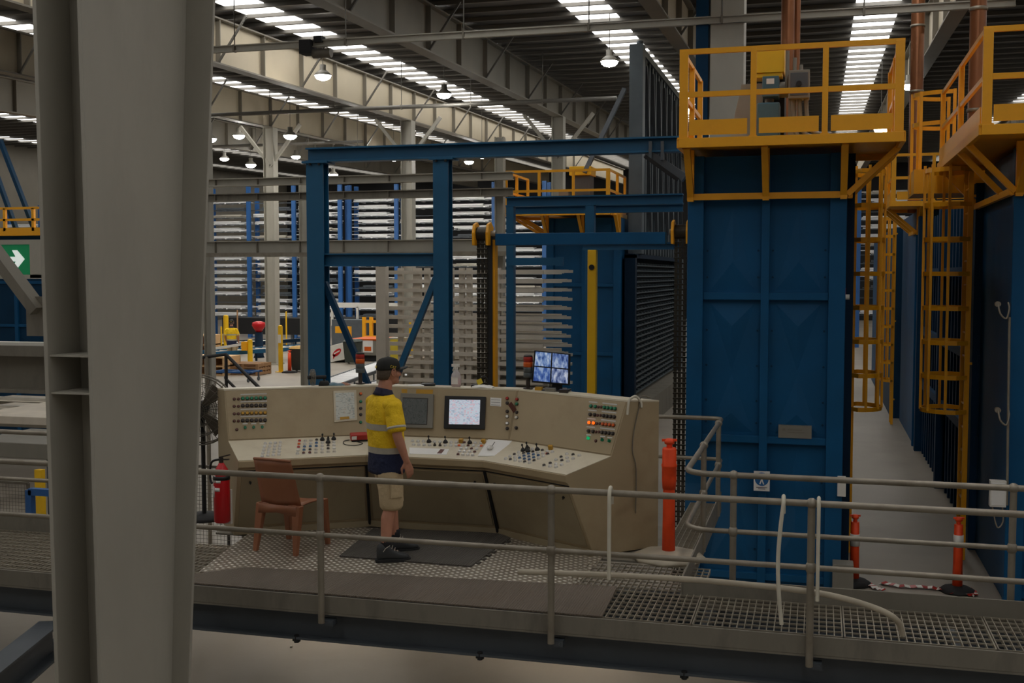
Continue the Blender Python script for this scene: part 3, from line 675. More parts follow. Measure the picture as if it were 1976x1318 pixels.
# monitor
p=ontop(1066,.85,2); mo=thing('cctv_monitor','flat black monitor showing four blue camera views on the console top','monitor',p)
A,B,C_,D_=[at(x,y,Y=p.y+.0) for x,y in((1026,738),(1099,744),(1100,683),(1031,676))]
nrm=(B-A).cross(D_-A).normalized(); nrm=-nrm if nrm.y>0 else nrm
q4=[A,B,C_,D_]; MB().hexa([v-nrm*.03 for v in q4]+q4).build('housing',K['black'],mo,.004)
c=(A+B+C_+D_)/4; qi=[c+(v-c)*.93+nrm*.001+V((0,0,.004)) for v in q4]; MB().hexa(qi+[v+nrm*.002 for v in qi]).build('screen',K['dk'],mo)
for i_,(u0,u1,v0,v1) in enumerate(((.01,.48,.52,.99),(.52,.99,.52,.99),(.01,.48,.01,.48),(.52,.99,.01,.48))):
    F=lambda u,v:(qi[0]*(1-u)+qi[1]*u)*(1-v)+(qi[3]*(1-u)+qi[2]*u)*v+nrm*.002
    qq=[F(u0,v0),F(u1,v0),F(u1,v1),F(u0,v1)]; MB().hexa(qq+[v+nrm*.001 for v in qq]).build('camera_view',K['views'][i_],mo)
MB().box(c.x+.0,c.x+.1,p.y+.03,p.y+.06,p.z,c.z).build('stand_neck',K['black'],mo); MB().box(c.x-.08,c.x+.18,p.y-.09,p.y+.12,p.z-.002,p.z+.015).build('stand_foot',K['black'],mo,.004)
# stack lights
def stack_light(px,pyt,pyb,seg,lab,o=.8,col3=('red','orange','lens')):
    p=ontop(px,o,seg); zt=at(px,pyt,Y=p.y).z; H=zt-p.z; r=.047
    g=thing('stack_light',lab,'signal light',p,'stack lights on the console')
    MB().cyl(p,p+V((0,0,.12)),.022,None,10).cyl(p,p+V((0,0,.012)),.05).build('pole',K['dkbtn'],g)
    hs=[.12,.12+(H-.12)*.24,.12+(H-.12)*.5,.12+(H-.12)*.75,H]
    for k,mt in enumerate(('lens','lens','orange','red')):
        MB().lathe(p,[(r,hs[k]),(r,hs[k+1]-.006),(r*.9,hs[k+1])],16).build('lens_module',K[mt],g)
    MB().lathe(p,[(r,H),(r*.9,H+.012),(r*.4,H+.02)],16).build('cap',K['dkbtn'],g)
stack_light(695,683,745,1,'red and orange stack light standing left of the operator')
stack_light(1019,688,745,2,'red and orange stack light standing beside the camera monitor',.75)
# spray bottle
p=ontop(880,.8,1); sp=thing('spray_bottle','clear spray bottle with pink cleaner on the console top','bottle',p)
prof=[(.045,0),(.052,.01),(.052,.1),(.045,.13),(.022,.165),(.018,.18)]
MB().lathe(p,prof,16).build('bottle',K['glass'],sp); MB().lathe(p+V((0,0,.004)),[(.046,0),(.048,.075)],16).build('liquid',K['pink'],sp)
MB().box(p.x-.035,p.x+.035,p.y-.054,p.y-.050,p.z+.03,p.z+.1).build('label',K['paper'],sp)
MB().cyl(p+V((0,0,.178)),p+V((0,0,.205)),.02).box(p.x-.045,p.x+.035,p.y-.013,p.y+.013,p.z+.205,p.z+.232).bar(p+V((-.02,0,.205)),p+V((-.035,0,.165)),.012,.008).build('trigger_head',K['white'],sp)
# rag, black cap-like hat, papers, cable pile, desk fan
def rag(px,o,seg,w,d,lab,mt,name='rag',hh=.03,nx=9):
    p=ontop(px,o,seg); g=[]
    for i in range(nx):
        row=[]
        for j in range(nx):
            u=(i/(nx-1)-.5);v=(j/(nx-1)-.5); f=1-.45*abs(u)*abs(v)*4*random.random()
            row.append(p+V((u*w*f,v*d*f,.006+hh*max(0,1-3*(u*u+v*v))*(.35+.65*random.random()))))
        g.append(row)
    o_=MB().sheet(g,.005).build(name,mt); tag(o_,lab,'cloth' if name=='rag' else name.replace('_',' ')); return o_
rag(933,.74,1,.24,.16,'crumpled white rag lying at the right of the spray bottle',K['paper'])
rag(805,.75,1,.2,.14,'flat white rag on the console top right of the operator',K['paper'],hh=.012)
rag(645,.8,0,.26,.16,'crumpled blue-grey cloth beside the left blue gantry post',K['teal'])
rag(663,.78,0,.14,.12,'crumpled pinkish cloth on the console corner left of the stack light',K['chair'])
p=ontop(826,.8,1); g=thing('black_tape_roll','flat black roll lying on the console top','tape roll',p); MB().lathe(p,[(.03,0),(.075,0),(.075,.025),(.03,.025)],20).build('roll',K['black'],g)
p=ontop(921,.78,1); g=thing('handset','small black handset with a yellow tag on the console top','handset',p)
MB().box(p.x-.06,p.x+.03,p.y-.03,p.y+.03,p.z,p.z+.03).build('body',K['black'],g,.006); MB().tube(smooth([p+V((.0,0,.03)),p+V((.05,0,.11)),p+V((.1,.02,.09)),p+V((.11,.02,.005))]),.006,6).build('cord',K['black'],g)
MB().obox(p+V((.03,-.02,.06)),V((.026,0,.012)),V((0,.003,0)),V((-.011,0,.024))).build('tag',K['capy'],g)
for px,py,w in((1040,743,.07),(1062,746,.1),(1088,749,.08)):
    p=ontop(px,.74,2)
    g=MB().box(p.x-w/2,p.x+w/2,p.y-.03,p.y+.03,p.z-.001,p.z+.035).build('small_clutter_box',K['ylbtn' if px==1040 else 'dkbtn' if px==1088 else 'grbox']); tag(g,{1040:'small yellow tin at the left foot of the monitor',1062:'small grey box under the monitor',1088:'small dark box at the right foot of the monitor'}[px],'box')
def fan(c,R,name,lab,cat,dirv,base_z,mt):
    c=V(c); ax=V(dirv).normalized(); g=thing(name,lab,cat,(c.x,c.y,base_z)); u=ax.orthogonal().normalized(); w=ax.cross(u)
    ci=lambda r,o,k:c+ax*o+(u*math.cos(k)+w*math.sin(k))*r
    b=MB(); wr=min(1,R/.25); S=min(1,R/.3)
    for off,f in((.0,1),(.05,.97),(-.05,.97)):
        for rr in(f,.72,.45,.2):
            dz=off*S*(1 if rr==f else 1.35)
            b.tube([ci(R*rr,dz,2*PI*k/28) for k in range(28)],(.004 if rr<f else .007)*wr,5,True)
    for k in range(28):
        a=2*PI*k/28
        for sg in(1,-1): b.tube([ci(R,sg*.03*S,a),ci(R*.72,sg*.07*S,a),ci(R*.08,sg*.08*S,a)],.0028*wr,4)
    b.build('wire_guard',mt,g)
    for k in range(4):
        a=k*PI/2; q4=[ci(R*.1,-.012,a-.5),ci(R*.85,-.02,a-.28),ci(R*.88,.02,a+.3),ci(R*.1,.012,a+.5)]; MB().hexa([x-ax*.003 for x in q4]+[x+ax*.003 for x in q4]).build('blade',mt,g)
    MB().cyl(c-ax*.05,c+ax*.14,.07*min(1,R/.3),None,16).build('motor',K['rubber'],g)
    MB().tube([c+ax*.12,c+ax*.12-V((0,0,R*.8)),V((c.x+ax.x*.12,c.y+ax.y*.12,base_z))],.022 if R>.2 else .01,10).build('stand_pole',K['rubber'],g)
    e=c+ax*.12; MB().lathe((e.x,e.y,base_z),[(R*.7,0),(R*.6,.03),(.04,.05)],20).build('base',K['rubber'],g)
fan((-6.13,10.2,1.14),.37,'pedestal_fan','large dark pedestal fan standing at the left end of the console','fan',(-.25,.95,.1),-.012,K['fanw'])
p=ontop(603,.78,0); fan(p+V((0,0,.09)),.085,'desk_fan','small wire desk fan on the console near the left blue post','fan',(.75,.6,0),p.z,K['grbox'])
# radio and mouse pad on the desk
def ondesk(pl,px,py): return onplane(px,py,pl[1],pl[2])
p=ondesk(dl,688,850); n=dl[2]; dx=(D[1]-D[0]).normalized(); dy=n.cross(dx)
rd=thing('headset_radio','red and black radio charger with a coiled cable on the desk','radio',p)
MB().obox(p+n*.045+dx*.02,dx*.085,dy*.04,n*.03).build('red_body',K['red'],rd,.008); MB().obox(p+n*.012+dx*.03,dx*.08,dy*.04,n*.011).build('black_base',K['black'],rd,.003)
MB().obox(p+n*.045-dy*.041-dx*.03,dx*.025,dy*.001,n*.018).build('logo_patch',K['paper'],rd)
cpts=[p-dx*.07+n*.01,p-dx*.13-dy*.02+n*.006,p-dx*.13-dy*.1+n*.006,p-dx*.03-dy*.13+n*.006,p+dx*.05-dy*.09+n*.006,p+dx*.0-dy*.05+n*.008]
MB().tube(smooth(cpts),.004,6).build('cable',K['rubber'],rd)
pad=[ondesk(dm,x,y) for x,y in((922,881),(965,881),(988,852),(942,849))]; n=dm[2]
pd=MB().hexa(pad+[v+n*.008 for v in pad]).build('paper_pad',K['paper'],None,.0); tag(pd,'white paper pad lying on the desk under the mouse','paper')
p=ondesk(dm,946,868)+n*.008; ms=thing('computer_mouse','grey computer mouse on the white paper pad','mouse',p)
MB().ell(p+n*.016,(.03,.055,.02)).build('shell',K['silver'],ms); MB().tube(smooth([p+V((0,.05,.015)),p+V((-.0,.1,.03)),p+V((-.0,.16,.045))]),.003,5).build('cable',K['rubber'],ms)
# white cable over the console end
def endp(px,py):
    a=cp(3,.30,0);b=cp(3,.9,0); nn=(b-a).cross(V((0,0,1))).normalized(); p=onplane(px,py,a,nn); s=1 if (CO-p).dot(nn)>0 else -1; return p+nn*s*.012
cb=MB().tube(smooth([cp(3,.9,1.4),endp(1236,775)+V((0,0,.05)),endp(1232,785),endp(1222,830),endp(1219,870),endp(1226,905),endp(1225,990)]),.0055,8).build('hanging_cable',K['cable']); tag(cb,'grey cable hanging down the right end of the console','cable')
cb=MB().tube(smooth([endp(1209,800),endp(1212,778)+V((0,0,.02)),endp(1217,771)+V((0,0,.015)),endp(1226,769)+V((0,0,.02)),endp(1235,776)+V((0,0,.0)),endp(1236,786)]),.012,8).build('white_cable',K['rope']); tag(cb,'white cable loop hooked over the top of the console end','cable')
# fire extinguisher on the left end
p=at(429,1008,Y=9.42); fe=thing('fire_extinguisher','red fire extinguisher with black band at the left end of the console','fire extinguisher',p); r=.076
H=at(429,893,Y=9.42).z-p.z
MB().lathe(p,[(r*.8,0),(r,.015),(r,H-.12),(r*.85,H-.07),(r*.45,H-.02),(.022,H)],20).build('cylinder',K['extred'],fe)
MB().lathe(p,[(r+.003,H*.72),(r+.003,H*.79)],20).build('strap',K['black'],fe)
MB().cyl(p+V((0,0,H)),p+V((0,0,H+.05)),.02).bar(p+V((-.02,0,H+.05)),p+V((.09,0,H+.08)),.02,.012).bar(p+V((-.02,0,H+.03)),p+V((.08,0,H+.035)),.02,.012).build('valve_handle',K['dkbtn'],fe)
MB().tube(smooth([p+V((-.02,0,H+.03)),p+V((-.1,-.01,H)),p+V((-.11,-.02,H-.14)),p+V((-.085,-.03,H-.2))]),.011,8).build('hose',K['black'],fe)
b=MB()
for z0,z1,a0,a1 in((.34,.4,-2.6,-1.9),(.22,.31,-2.6,-2.1),(.27,.3,-2.0,-1.3),(.34,.36,-1.8,-1.2)):
    ring=lambda z:[p+V(((r+.002)*math.cos(a0+(a1-a0)*k/5),(r+.002)*math.sin(a0+(a1-a0)*k/5),z*H/.5)) for k in range(6)]
    b.sheet([ring(z0),ring(z1)],(0,.004,0))
b.build('label',K['paper'],fe)
br=MB().box(p.x-.05,p.x+.05,p.y+r,p.y+r+.03,p.z-.03,p.z+.3).build('mounting_bracket',K['white'],fe)
# plastic chair
ch=thing('plastic_chair','rust-orange moulded plastic chair in front of the console','chair',(-4.68,9.35,0)); ch.rotation_euler=(0,0,-.18)
def cl(mb,name,mt=None,bev=0):
    o=mb.build(name,mt or K['chair'],None,bev,origin=(0,0,0)); o.parent=ch; o.location=(0,0,0); return o
g=[]
for i in range(9):
    v=i/8; row=[]
    for j in range(9):
        u=j/8-.5; w=.44+.02*v
        row.append(V((u*w,-.19+.42*v,.445-.02*math.cos(2*PI*u)*math.sin(PI*v)-(.03*(v-.85)/.15 if v>.85 else 0)-.012*abs(2*u)**6)))
    g.append(row)
cl(MB().sheet(g,.012),'seat')
g=[]
for i in range(9):
    v=i/8; row=[]
    for j in range(9):
        u=j/8-.5; w=.44-.03*v
        row.append(V((u*w,-.19-.1*v+.05*(2*u)**2*(1-.5*v)-.0,.44+.42*v-.012*abs(2*u)**6*(1 if v>.9 else 0))))
    g.append(row)
cl(MB().sheet(g,(0,-.012,-.002)),'backrest')
cl(MB().tube([V((-.205,-.27,.86)),V((-.1,-.295,.868)),V((.1,-.295,.868)),V((.205,-.27,.86))],.013,8),'top_lip')
cl(MB().sheet([[V((x,-.21,.44-.0)) for x in(-.21,0,.21)],[V((x,-.215,.37+abs(x)*-.1)) for x in(-.21,0,.21)]],(0,.012,0)),'apron')
for sx,sy in((-1,-1),(1,-1),(-1,1),(1,1)):
    top=V((sx*.2,sy*.19+.02,.44)); bot=V((sx*.225,sy*.25+.01,0)); a=V((.034,0,0));b_=V((0,.026,0))
    r0=[top-a*1.3-b_*1.3,top+a*1.3-b_*1.3,top+a*1.3+b_*1.3,top-a*1.3+b_*1.3]; r1=[bot-a*.62-b_*.7,bot+a*.62-b_*.7,bot+a*.62+b_*.7,bot-a*.62+b_*.7]
    cl(MB().loft([r1,r0],False),'leg',None,.006)
# front orange bollard on grey base
def bollard(p,H,r,lab,white=None,group=None,torn=False,base=K['rubber'],br=.2):
    g=thing('bollard',lab,'bollard',p,group); p=V(p)
    MB().lathe(p,[(br,0),(br,.025),(br*.8,.05),(r*1.4,.075)],8).build('base',base,g)
    if torn: 
        MB().lathe(p,[(r*.95,.06),(r*.9,H*.3),(r*.85,H*.62),(r*.85,H-.09)],16).build('tube',K['orng'],g)
        MB().lathe(p,[(r*.95,H*.58),(r*1.05,H*.66),(r*1.06,H*.76),(r*1.12,H*.765),(r*1.12,H*.78),(r*1.02,H*.79),(r*1.02,H-.1),(r*.9,H-.085)],16).build('sleeve',K['orng'],g)
    else:
        MB().lathe(p,[(r,.06),(r*.9,H*.55),(r*.85,H-.09)],14).build('tube',K['orng'],g)
    if white: MB().lathe(p,[(r*1.02,H*white[0]),(r*1.0,H*white[1])],14).build('white_band',K['white'],g)
    MB().cyl(p+V((0,0,H-.1)),p+V((0,0,H-.03)),r*.42,None,10).lathe(p,[(r*.7,H-.05),(r*.75,H-.03),(r*.5,H-.005)],12).bar(p+V((-r*1.05,0,H-.02)),p+V((r*1.05,0,H-.015)),r*.5,.02).build('handle',K['orng'],g)
    return g
pb=at(1290,1077,Z=0); bollard((pb.x,pb.y,0),1.08,.062,'tall orange bollard on a wide grey base at the right end of the console',None,None,True,K['pvc'],.33)
p=at(1648,1127,Z=GZ); bollard(p,.82,.055,'orange and white bollard left in the aisle mouth by the blue tower',(.55,.72),'aisle bollards with white bands')
p=at(1847,1142,Z=GZ); bollard(p,.86,.055,'orange and white bollard right in the aisle mouth with tape at its foot',(.6,.76),'aisle bollards with white bands')
# barrier tape on the floor
def ribbon(px_pts,w,lab,name='barrier_tape'):
    P=smooth([at(x,y,Z=GZ) for x,y in px_pts],5); g0=[];tot=0
    g=thing(name,lab,'tape',P[0]); 
    seg=[]
    for i in range(len(P)-1):
        a,b=P[i],P[i+1]; d=(b-a).normalized(); n=V((-d.y,d.x,0))*w; z=V((0,0,.01+.02*abs(math.sin(i*1.3)))); z2=V((0,0,.01+.02*abs(math.sin((i+1)*1.3))))
        MB().hexa([a-n+z,a+n+z,b+n+z2,b-n+z2]+[v+V((0,0,.004)) for v in(a-n+z,a+n+z,b+n+z2,b-n+z2)]).build('red_stripe' if i%2 else 'white_stripe',K['red'] if i%2 else K['white'],g)
ribbon([(1672,1128),(1690,1138),(1706,1142)],.04,'short red and white barrier tape end near the left aisle bollard')
ribbon([(1700,1127),(1735,1134),(1790,1137),(1830,1142),(1858,1146),(1878,1152),(1868,1140),(1842,1148),(1820,1138)],.05,'red and white barrier tape lying across the aisle floor')
b=MB().tube(smooth([at(x,y,Z=GZ+.03) for x,y in((1619,1128),(1635,1133),(1650,1131),(1668,1130))]),.04,8).build('rolled_tape',K['rubber']); tag(b,'black rolled hose lying at the foot of the blue tower','hose')
# ================================================================ FURNACE TOWERS
def tower(X0,X1,Y0,depth,lab,detail=True,side=None):
    g=thing('furnace_tower',lab,'furnace',((X0+X1)/2,Y0,GZ))
    W=X1-X0; xm=(X0+X1)/2
    MB().box(X0+.05,X1-.05,Y0+.10,Y0+depth,GZ,3.86).build('body',K['tower'],g)
    for x,w in((X0+.09,.18),(X1-.09,.18)): MB().box(x-w/2,x+w/2,Y0,Y0+.12,GZ,3.86).build('corner_post',K['tower'],g,.006)
    MB().box(xm-.045,xm+.045,Y0+.02,Y0+.12,GZ,3.86).build('centre_rib',K['tower'],g,.004)
    zs=[-.897,.669,2.287,3.40]
    for z in zs: MB().box(X0+.18,X1-.18,Y0+.03,Y0+.12,z-.04,z+.04).build('cross_rib',K['tower'],g,.004)
    if side!=0: MB().box(X1-.05,X1+.085,Y0+.14,Y0+depth,GZ,3.86).build('side_panel',K['navy'],g)  # navy puts the shade of the unlit recess into the colour
    if detail:
        for (xa,xb) in((X0+.2,xm-.06),(xm+.06,X1-.2)):
            c=(xa+xb)/2; w=(xb-xa)*.40; yf=Y0+.1
            def tri(zb,zt,inv):
                A=V((c-w,yf,zt if inv else zb)); B=V((c+w,yf,zt if inv else zb)); C=V((c,yf,zb if inv else zt)); ap=V((c,yf-.035,(zb*2+zt)/3 if inv is False else (zt*2+zb)/3))
                MB().add([A,B,C,ap],[(0,1,2),(0,1,3),(1,2,3),(2,0,3)]).build('pressed_gusset',K['tower'],g)
            tri(2.36,3.3,False); tri(1.45,2.2,True); tri(.74,1.4,False); tri(-.82,.55,False)
            for x in(xa+.02,xb-.02):
                for z in(-.6,.2,.85,1.1,1.5,1.9,2.5,2.8): MB().cyl((x,Y0+.085,z),(x,Y0+.105,z),.013,None,6).build('bolt',K['towerdk'],g)
    return g
def walk_platform(X0,X1,Y0,Y1,Z,lab,bodyx,brace='R',open_back=False):
    g=thing('access_platform',lab,'platform',((X0+X1)/2,(Y0+Y1)/2,Z))
    m=K['yel']
    MB().box(X0,X1,Y0,Y1,Z-.02,Z+.0).build('deck',m,g)
    b=MB(); 
    for (a,c) in(((X0,Y0),(X1,Y0)),((X0,Y1),(X1,Y1)),((X0,Y0),(X0,Y1)),((X1,Y0),(X1,Y1))): b.bar((a[0],a[1],Z-.04),(c[0],c[1],Z-.04),.05,.1)
    b.build('edge_frame',m,g,.003)
    n=3; xs=[X0+(X1-X0)*k for k in(0.02,.34,.66,.98)]
    for k in range(3): MB().box(xs[k]+.06,xs[k+1]-.06,Y0-.012,Y0,Z+.04,Z+.2).build('toe_board',m,g)
    for X in(X0,X1): MB().box(X-.006,X+.006,Y0+.08,Y1-.05,Z+.02,Z+.19).build('toe_board',m,g)
    for i,x in enumerate(xs):
        w=.09 if i in(0,3) else .06
        MB().box(x-w/2,x+w/2,Y0-.01,Y0+.05,Z-.02,Z+.93).build('post',m,g,.003); MB().box(x-w*.7,x+w*.7,Y0-.02,Y0+.05,Z-.0,Z+.02).build('post_foot',m,g)
    for X in(X0+.03,X1-.03):
        for y in((Y0+Y1)/2,Y1-.04): MB().box(X-.03,X+.03,y-.03,y+.03,Z,Z+.92).build('post',m,g)
        for z in(.47,.92): MB().bar((X,Y0,Z+z),(X,Y1,Z+z),.035,.05).build('side_rail',m,g)
    for z in(.47,.92): MB().bar((X0,Y0+.01,Z+z),(X1,Y0+.01,Z+z),.035,.055).build('front_rail',m,g)
    # supporting frame under the deck
    bx0,bx1,by=bodyx; zl=3.40
    for x in(bx0+.04,(bx0+bx1)/2,bx1-.04):
        MB().bar((x,by-.05,zl),(x,Y0+.2 if Y0+.2<by-.1 else by-.06,Z-.06),.07,.07).build('bracket_strut',m,g)
        MB().box(x-.035,x+.035,by-.09,by-.02,zl-.05,Z-.05).build('bracket_post',m,g)
    MB().box(bx0,bx1,by-.08,by-.02,zl-.035,zl+.035).build('bracket_beam',m,g)
    e=X1 if brace=='R' else X0; s=bx1 if brace=='R' else bx0
    for y in(by-.05,by+.7,Y1-.2): MB().bar((s,y,zl),(e,y,Z-.07),.06,.08,(0,1,0)).build('diagonal_brace',m,g)
    o=s+(.03 if brace=='R' else -.03)
    MB().bar((o,by-.05,zl),(o,Y1-.15,zl),.05,.07).build('bracket_beam',m,g)
    return g
T1=(-1.44,.29,12.8)
tower(*T1,7.0,'tall blue furnace tower with panelled front in the right half')
walk_platform(-1.46,.81,12.1,14.0,3.97,'yellow railed platform on top of the nearest blue furnace tower',(T1[0],T1[1],T1[2]),'R')
T2=(-6.22,-4.43,25.8)
tower(*T2,11,'distant blue furnace tower behind the blue lifting frame',False,0)
walk_platform(-7.05,-4.55,25.0,27.2,3.97,'distant yellow railed platform on the middle furnace',(T2[0],T2[1],T2[2]),'L')
T3=(1.97,3.76,12.8)
tower(*T3,2.6,'dark blue furnace tower at the right edge of the picture')
walk_platform(1.5,3.8,11.75,15.7,3.97,'yellow railed platform at the upper right corner of the picture',(T3[0],T3[1],T3[2]),'L')
T4=(1.93,3.6,24.6)
tower(*T4,4.4,'farther blue furnace tower on the right side of the aisle',False)
walk_platform(1.36,3.7,23.5,26.0,3.97,'small distant yellow platform between the two right-hand ladders',(T4[0],T4[1],T4[2]),'L')
# long dark furnace side along the right of the aisle
g=thing('furnace','long dark blue ribbed furnace side along the right of the aisle','furnace',(2.9,19,GZ))
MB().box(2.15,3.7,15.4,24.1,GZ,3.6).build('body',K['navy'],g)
for y in [15.6+.42*k for k in range(20)]: MB().box(2.05,2.15,y,y+.1,GZ,3.6).build('rib',K['towerdk'],g)
for z in(.3,1.35,2.5): MB().box(1.99,2.06,15.4,24.1,z,z+.14).build('side_rail',K['towerdk'],g)
for y in(15.45,19.8,23.9): MB().box(1.93,2.16,y,y+.2,GZ,3.7).build('buttress',K['towerdk'],g)
# fittings on the near right tower
def conduit(pts,lab,r=.014,mt='galv',name='conduit'):
    o=MB().tube(smooth(pts,4),r,8).build(name,K[mt]); tag(o,lab,'conduit'); return o
y0=12.77
conduit([at(1948,612,Y=y0),at(1946,760,Y=y0),at(1943,975,Y=y0)],'thin white conduit running down the dark tower at far right')
p=at(1925,952,Y=12.75); g=thing('switch_box','white electrical box on the dark tower at far right','switch box',p)
MB().box(p.x-.08,p.x+.08,12.70,12.80,p.z-.14,p.z+.14).build('enclosure',K['white'],g,.004); MB().box(p.x-.066,p.x+.066,12.694,12.70,p.z-.12,p.z+.12).build('cover',K['paper'],g,.003)
conduit([p+V((.05,0,-.14)),p+V((.06,0,-.3)),p+V((0,-.02,-.36)),p+V((-.05,0,-.14))],'grey cable loop under the white electrical box at far right',.008)
for py in(587,792):
    p=at(1926,py,Y=12.75); g=thing('cable_gland','grey cable fitting on the far right tower, '+('upper' if py<700 else 'lower')+' one','fitting',p,)
    MB().cyl(p,p+V((.0,.06,0)),.03).build('gland',K['galv'],g); MB().tube(smooth([p,p+V((.02,-.03,-.1)),p+V((.08,-.02,-.15)),p+V((.11,0,-.05)),p+V((.1,.02,.02))]),.01,6).build('cable_loop',K['galv'],g)
# ladders with cages
def ladder(X,Y,z0,z1,zc,lab,dirx=-1,zspace=.43,k1=.14,k2=.38):
    g=thing('caged_ladder',lab,'ladder',(X,Y,z0)); m=K['yel']
    for y in(Y-.22,Y+.22): MB().box(X-.03,X+.03,y-.015,y+.015,z0,z1).build('stile',m,g)
    n=int((z1-z0)/.3)
    for k in range(n): MB().cyl((X,Y-.22,z0+.15+k*.3),(X,Y+.22,z0+.15+k*.3),.013,None,8).build('rung',m,g)
    R=.34
    def hoop(a): return (X+dirx*(.22+R*math.sin(a)) if 0<=a<=PI else X,Y-R*math.cos(a))
    z=zc
    while z<z1+.1:
        pts=[V((X,Y-.24,z))]+[V((X+dirx*(k1+k2*math.sin(PI*k/10)),Y-.36*math.cos(PI*k/10),z)) for k in range(11)]+[V((X,Y+.24,z))]
        b=MB()
        for a,c in zip(pts,pts[1:]): b.bar(a,c,.012,.055)
        b.build('cage_hoop',m,g); z+=zspace
    for k in(1,3,5,7,9): 
        p=V((X+dirx*(k1+k2*math.sin(PI*k/10)),Y-.36*math.cos(PI*k/10),0)); MB().box(p.x-.016,p.x+.016,p.y-.016,p.y+.016,zc,z1).build('cage_strip',m,g)
    for z in(z0+.6,(z0+z1)/2,z1-.4):
        MB().bar((X,Y-.2,z),(X-dirx*.06,Y-.2,z),.04,.03).build('wall_bracket',m,g)
    return g
ladder(1.80,15.1,GZ,3.9,.82,'orange-yellow caged ladder on the right side of the aisle, nearest one')
ladder(.43,15.1,GZ,3.9,.82,'caged ladder on the left side of the aisle, just right of the blue tower edge',1,.43,.08,.30)
ladder(1.74,28.3,GZ,3.9,.0,'distant orange-yellow caged ladder deep in the aisle',-1,.43,.06,.2)
g=MB().box(1.8,3.4,29.3,40,GZ,3.7).build('furnace',K['towerdk']); tag(g,'farthest dark blue furnace block deep on the right side of the aisle','furnace')
ladder(.52,20.6,0.0,3.6,.02,'caged ladder seen just right of the blue tower edge',1) if False else None

# top ring of a cage above the right platform
g=thing('ladder_gate','yellow hooped ladder head rising above the right platform','ladder',(1.62,16.3,3.95))
for z in(4.55,4.95):
    b=MB(); P=[V((1.7-.5*math.sin(PI*k/10),16.3-.36*math.cos(PI*k/10),z)) for k in range(11)]
    for a,c in zip(P,P[1:]): b.bar(a,c,.012,.055)
    b.build('cage_hoop',K['yel'],g)
for k in(0,3,5,7,10): p=V((1.7-.5*math.sin(PI*k/10),16.3-.36*math.cos(PI*k/10),0)); MB().box(p.x-.02,p.x+.02,p.y-.02,p.y+.02,3.62,4.98).build('cage_strip',K['yel'],g)
MB().box(1.2,2.2,15.8,16.8,3.6,3.92).build('landing',K['yel'],g)
# sign, plate, valve on the blue tower
p=at(1470,928,Y=12.78); sg=thing('mandatory_sign','white sign with blue round walking-person symbol on the blue tower','sign',(p.x,12.82,p.z-.11))
wx=.088;hz=.112
MB().box(p.x-wx,p.x+wx,12.765,12.775,p.z-hz,p.z+hz).box(p.x-.03,p.x+.03,12.775,12.83,p.z-.03,p.z+.03).build('board',K['paper'],sg)
cz=p.z+.022
MB().cyl((p.x,12.765,cz),(p.x,12.762,cz),.076,None,28).build('blue_disc',K['signblue'],sg)
y_=12.7605
b=MB(); b.cyl((p.x+.0,y_+.002,cz+.05),(p.x+.0,y_,cz+.05),.011,None,12)
for a,c,w in(((0,.036),(.0,-.004),.024),((.002,-.004),(.022,-.058),.013),((-.002,-.004),(-.02,-.056),.013),((.006,.03),(.03,.0),.009),((-.006,.03),(-.026,.006),.009)):
    b.bar((p.x+a[0],y_,cz+a[1]),(p.x+c[0],y_,cz+c[1]),w,.002,(0,1,0))
b.build('walking_figure',K['paper'],sg)
b=MB()
for k,zz in enumerate((-.072,-.088)): b.box(p.x-.06+.02*k,p.x+.06-.02*k,12.763,12.766,p.z+zz-.003,p.z+zz+.003)
b.build('caption_lines',K['dkbtn'],sg)
p=at(1534,834,Y=12.84); g=thing('name_plate','grey rectangular maker plate on the blue tower','plate',p)
MB().box(p.x-.18,p.x+.18,12.82,12.90,p.z-.065,p.z+.075).build('plate',K['grbox'],g)
b=MB().cyl((p.x-.12,12.82,p.z+.03),(p.x-.12,12.817,p.z+.03),.018); b.box(p.x-.08,p.x+.08,12.817,12.82,p.z+.024,p.z+.034).box(p.x-.08,p.x+.1,12.817,12.82,p.z-.004,p.z+.004); b.build('engraved_marks',K['girder'],g)
p=at(1632,573,Y=12.95); g=thing('valve','small red and white valve on the right edge of the blue tower','valve',p)
MB().cyl(p+V((-.04,0,0)),p+V((.04,0,0)),.03).build('body',K['white'],g); MB().box(p.x-.05,p.x+.0,p.y-.02,p.y+.02,p.z+.03,p.z+.1).build('handle',K['red'],g); MB().tube(smooth([p,p+V((-.03,-.02,-.08)),p+V((-.02,0,-.14))]),.008,6).build('tail_hose',K['galv'],g)
for px,py,lab in((1624,938,'white box on the lower right edge of the blue tower'),):
    p=at(px,py,Y=12.78); g=MB().box(p.x-.045,p.x+.045,12.74,12.80,p.z-.11,p.z+.11).build('switch_box',K['white'],None,.004); tag(g,lab,'switch box')
p=at(1630,1100,Z=GZ); 
g=MB().box(.2,.42,12.55,12.78,GZ,GZ+.42).build('concrete_plinth',K['grbox'],None,.004); tag(g,'grey plinth block at the right foot of the blue tower','block')
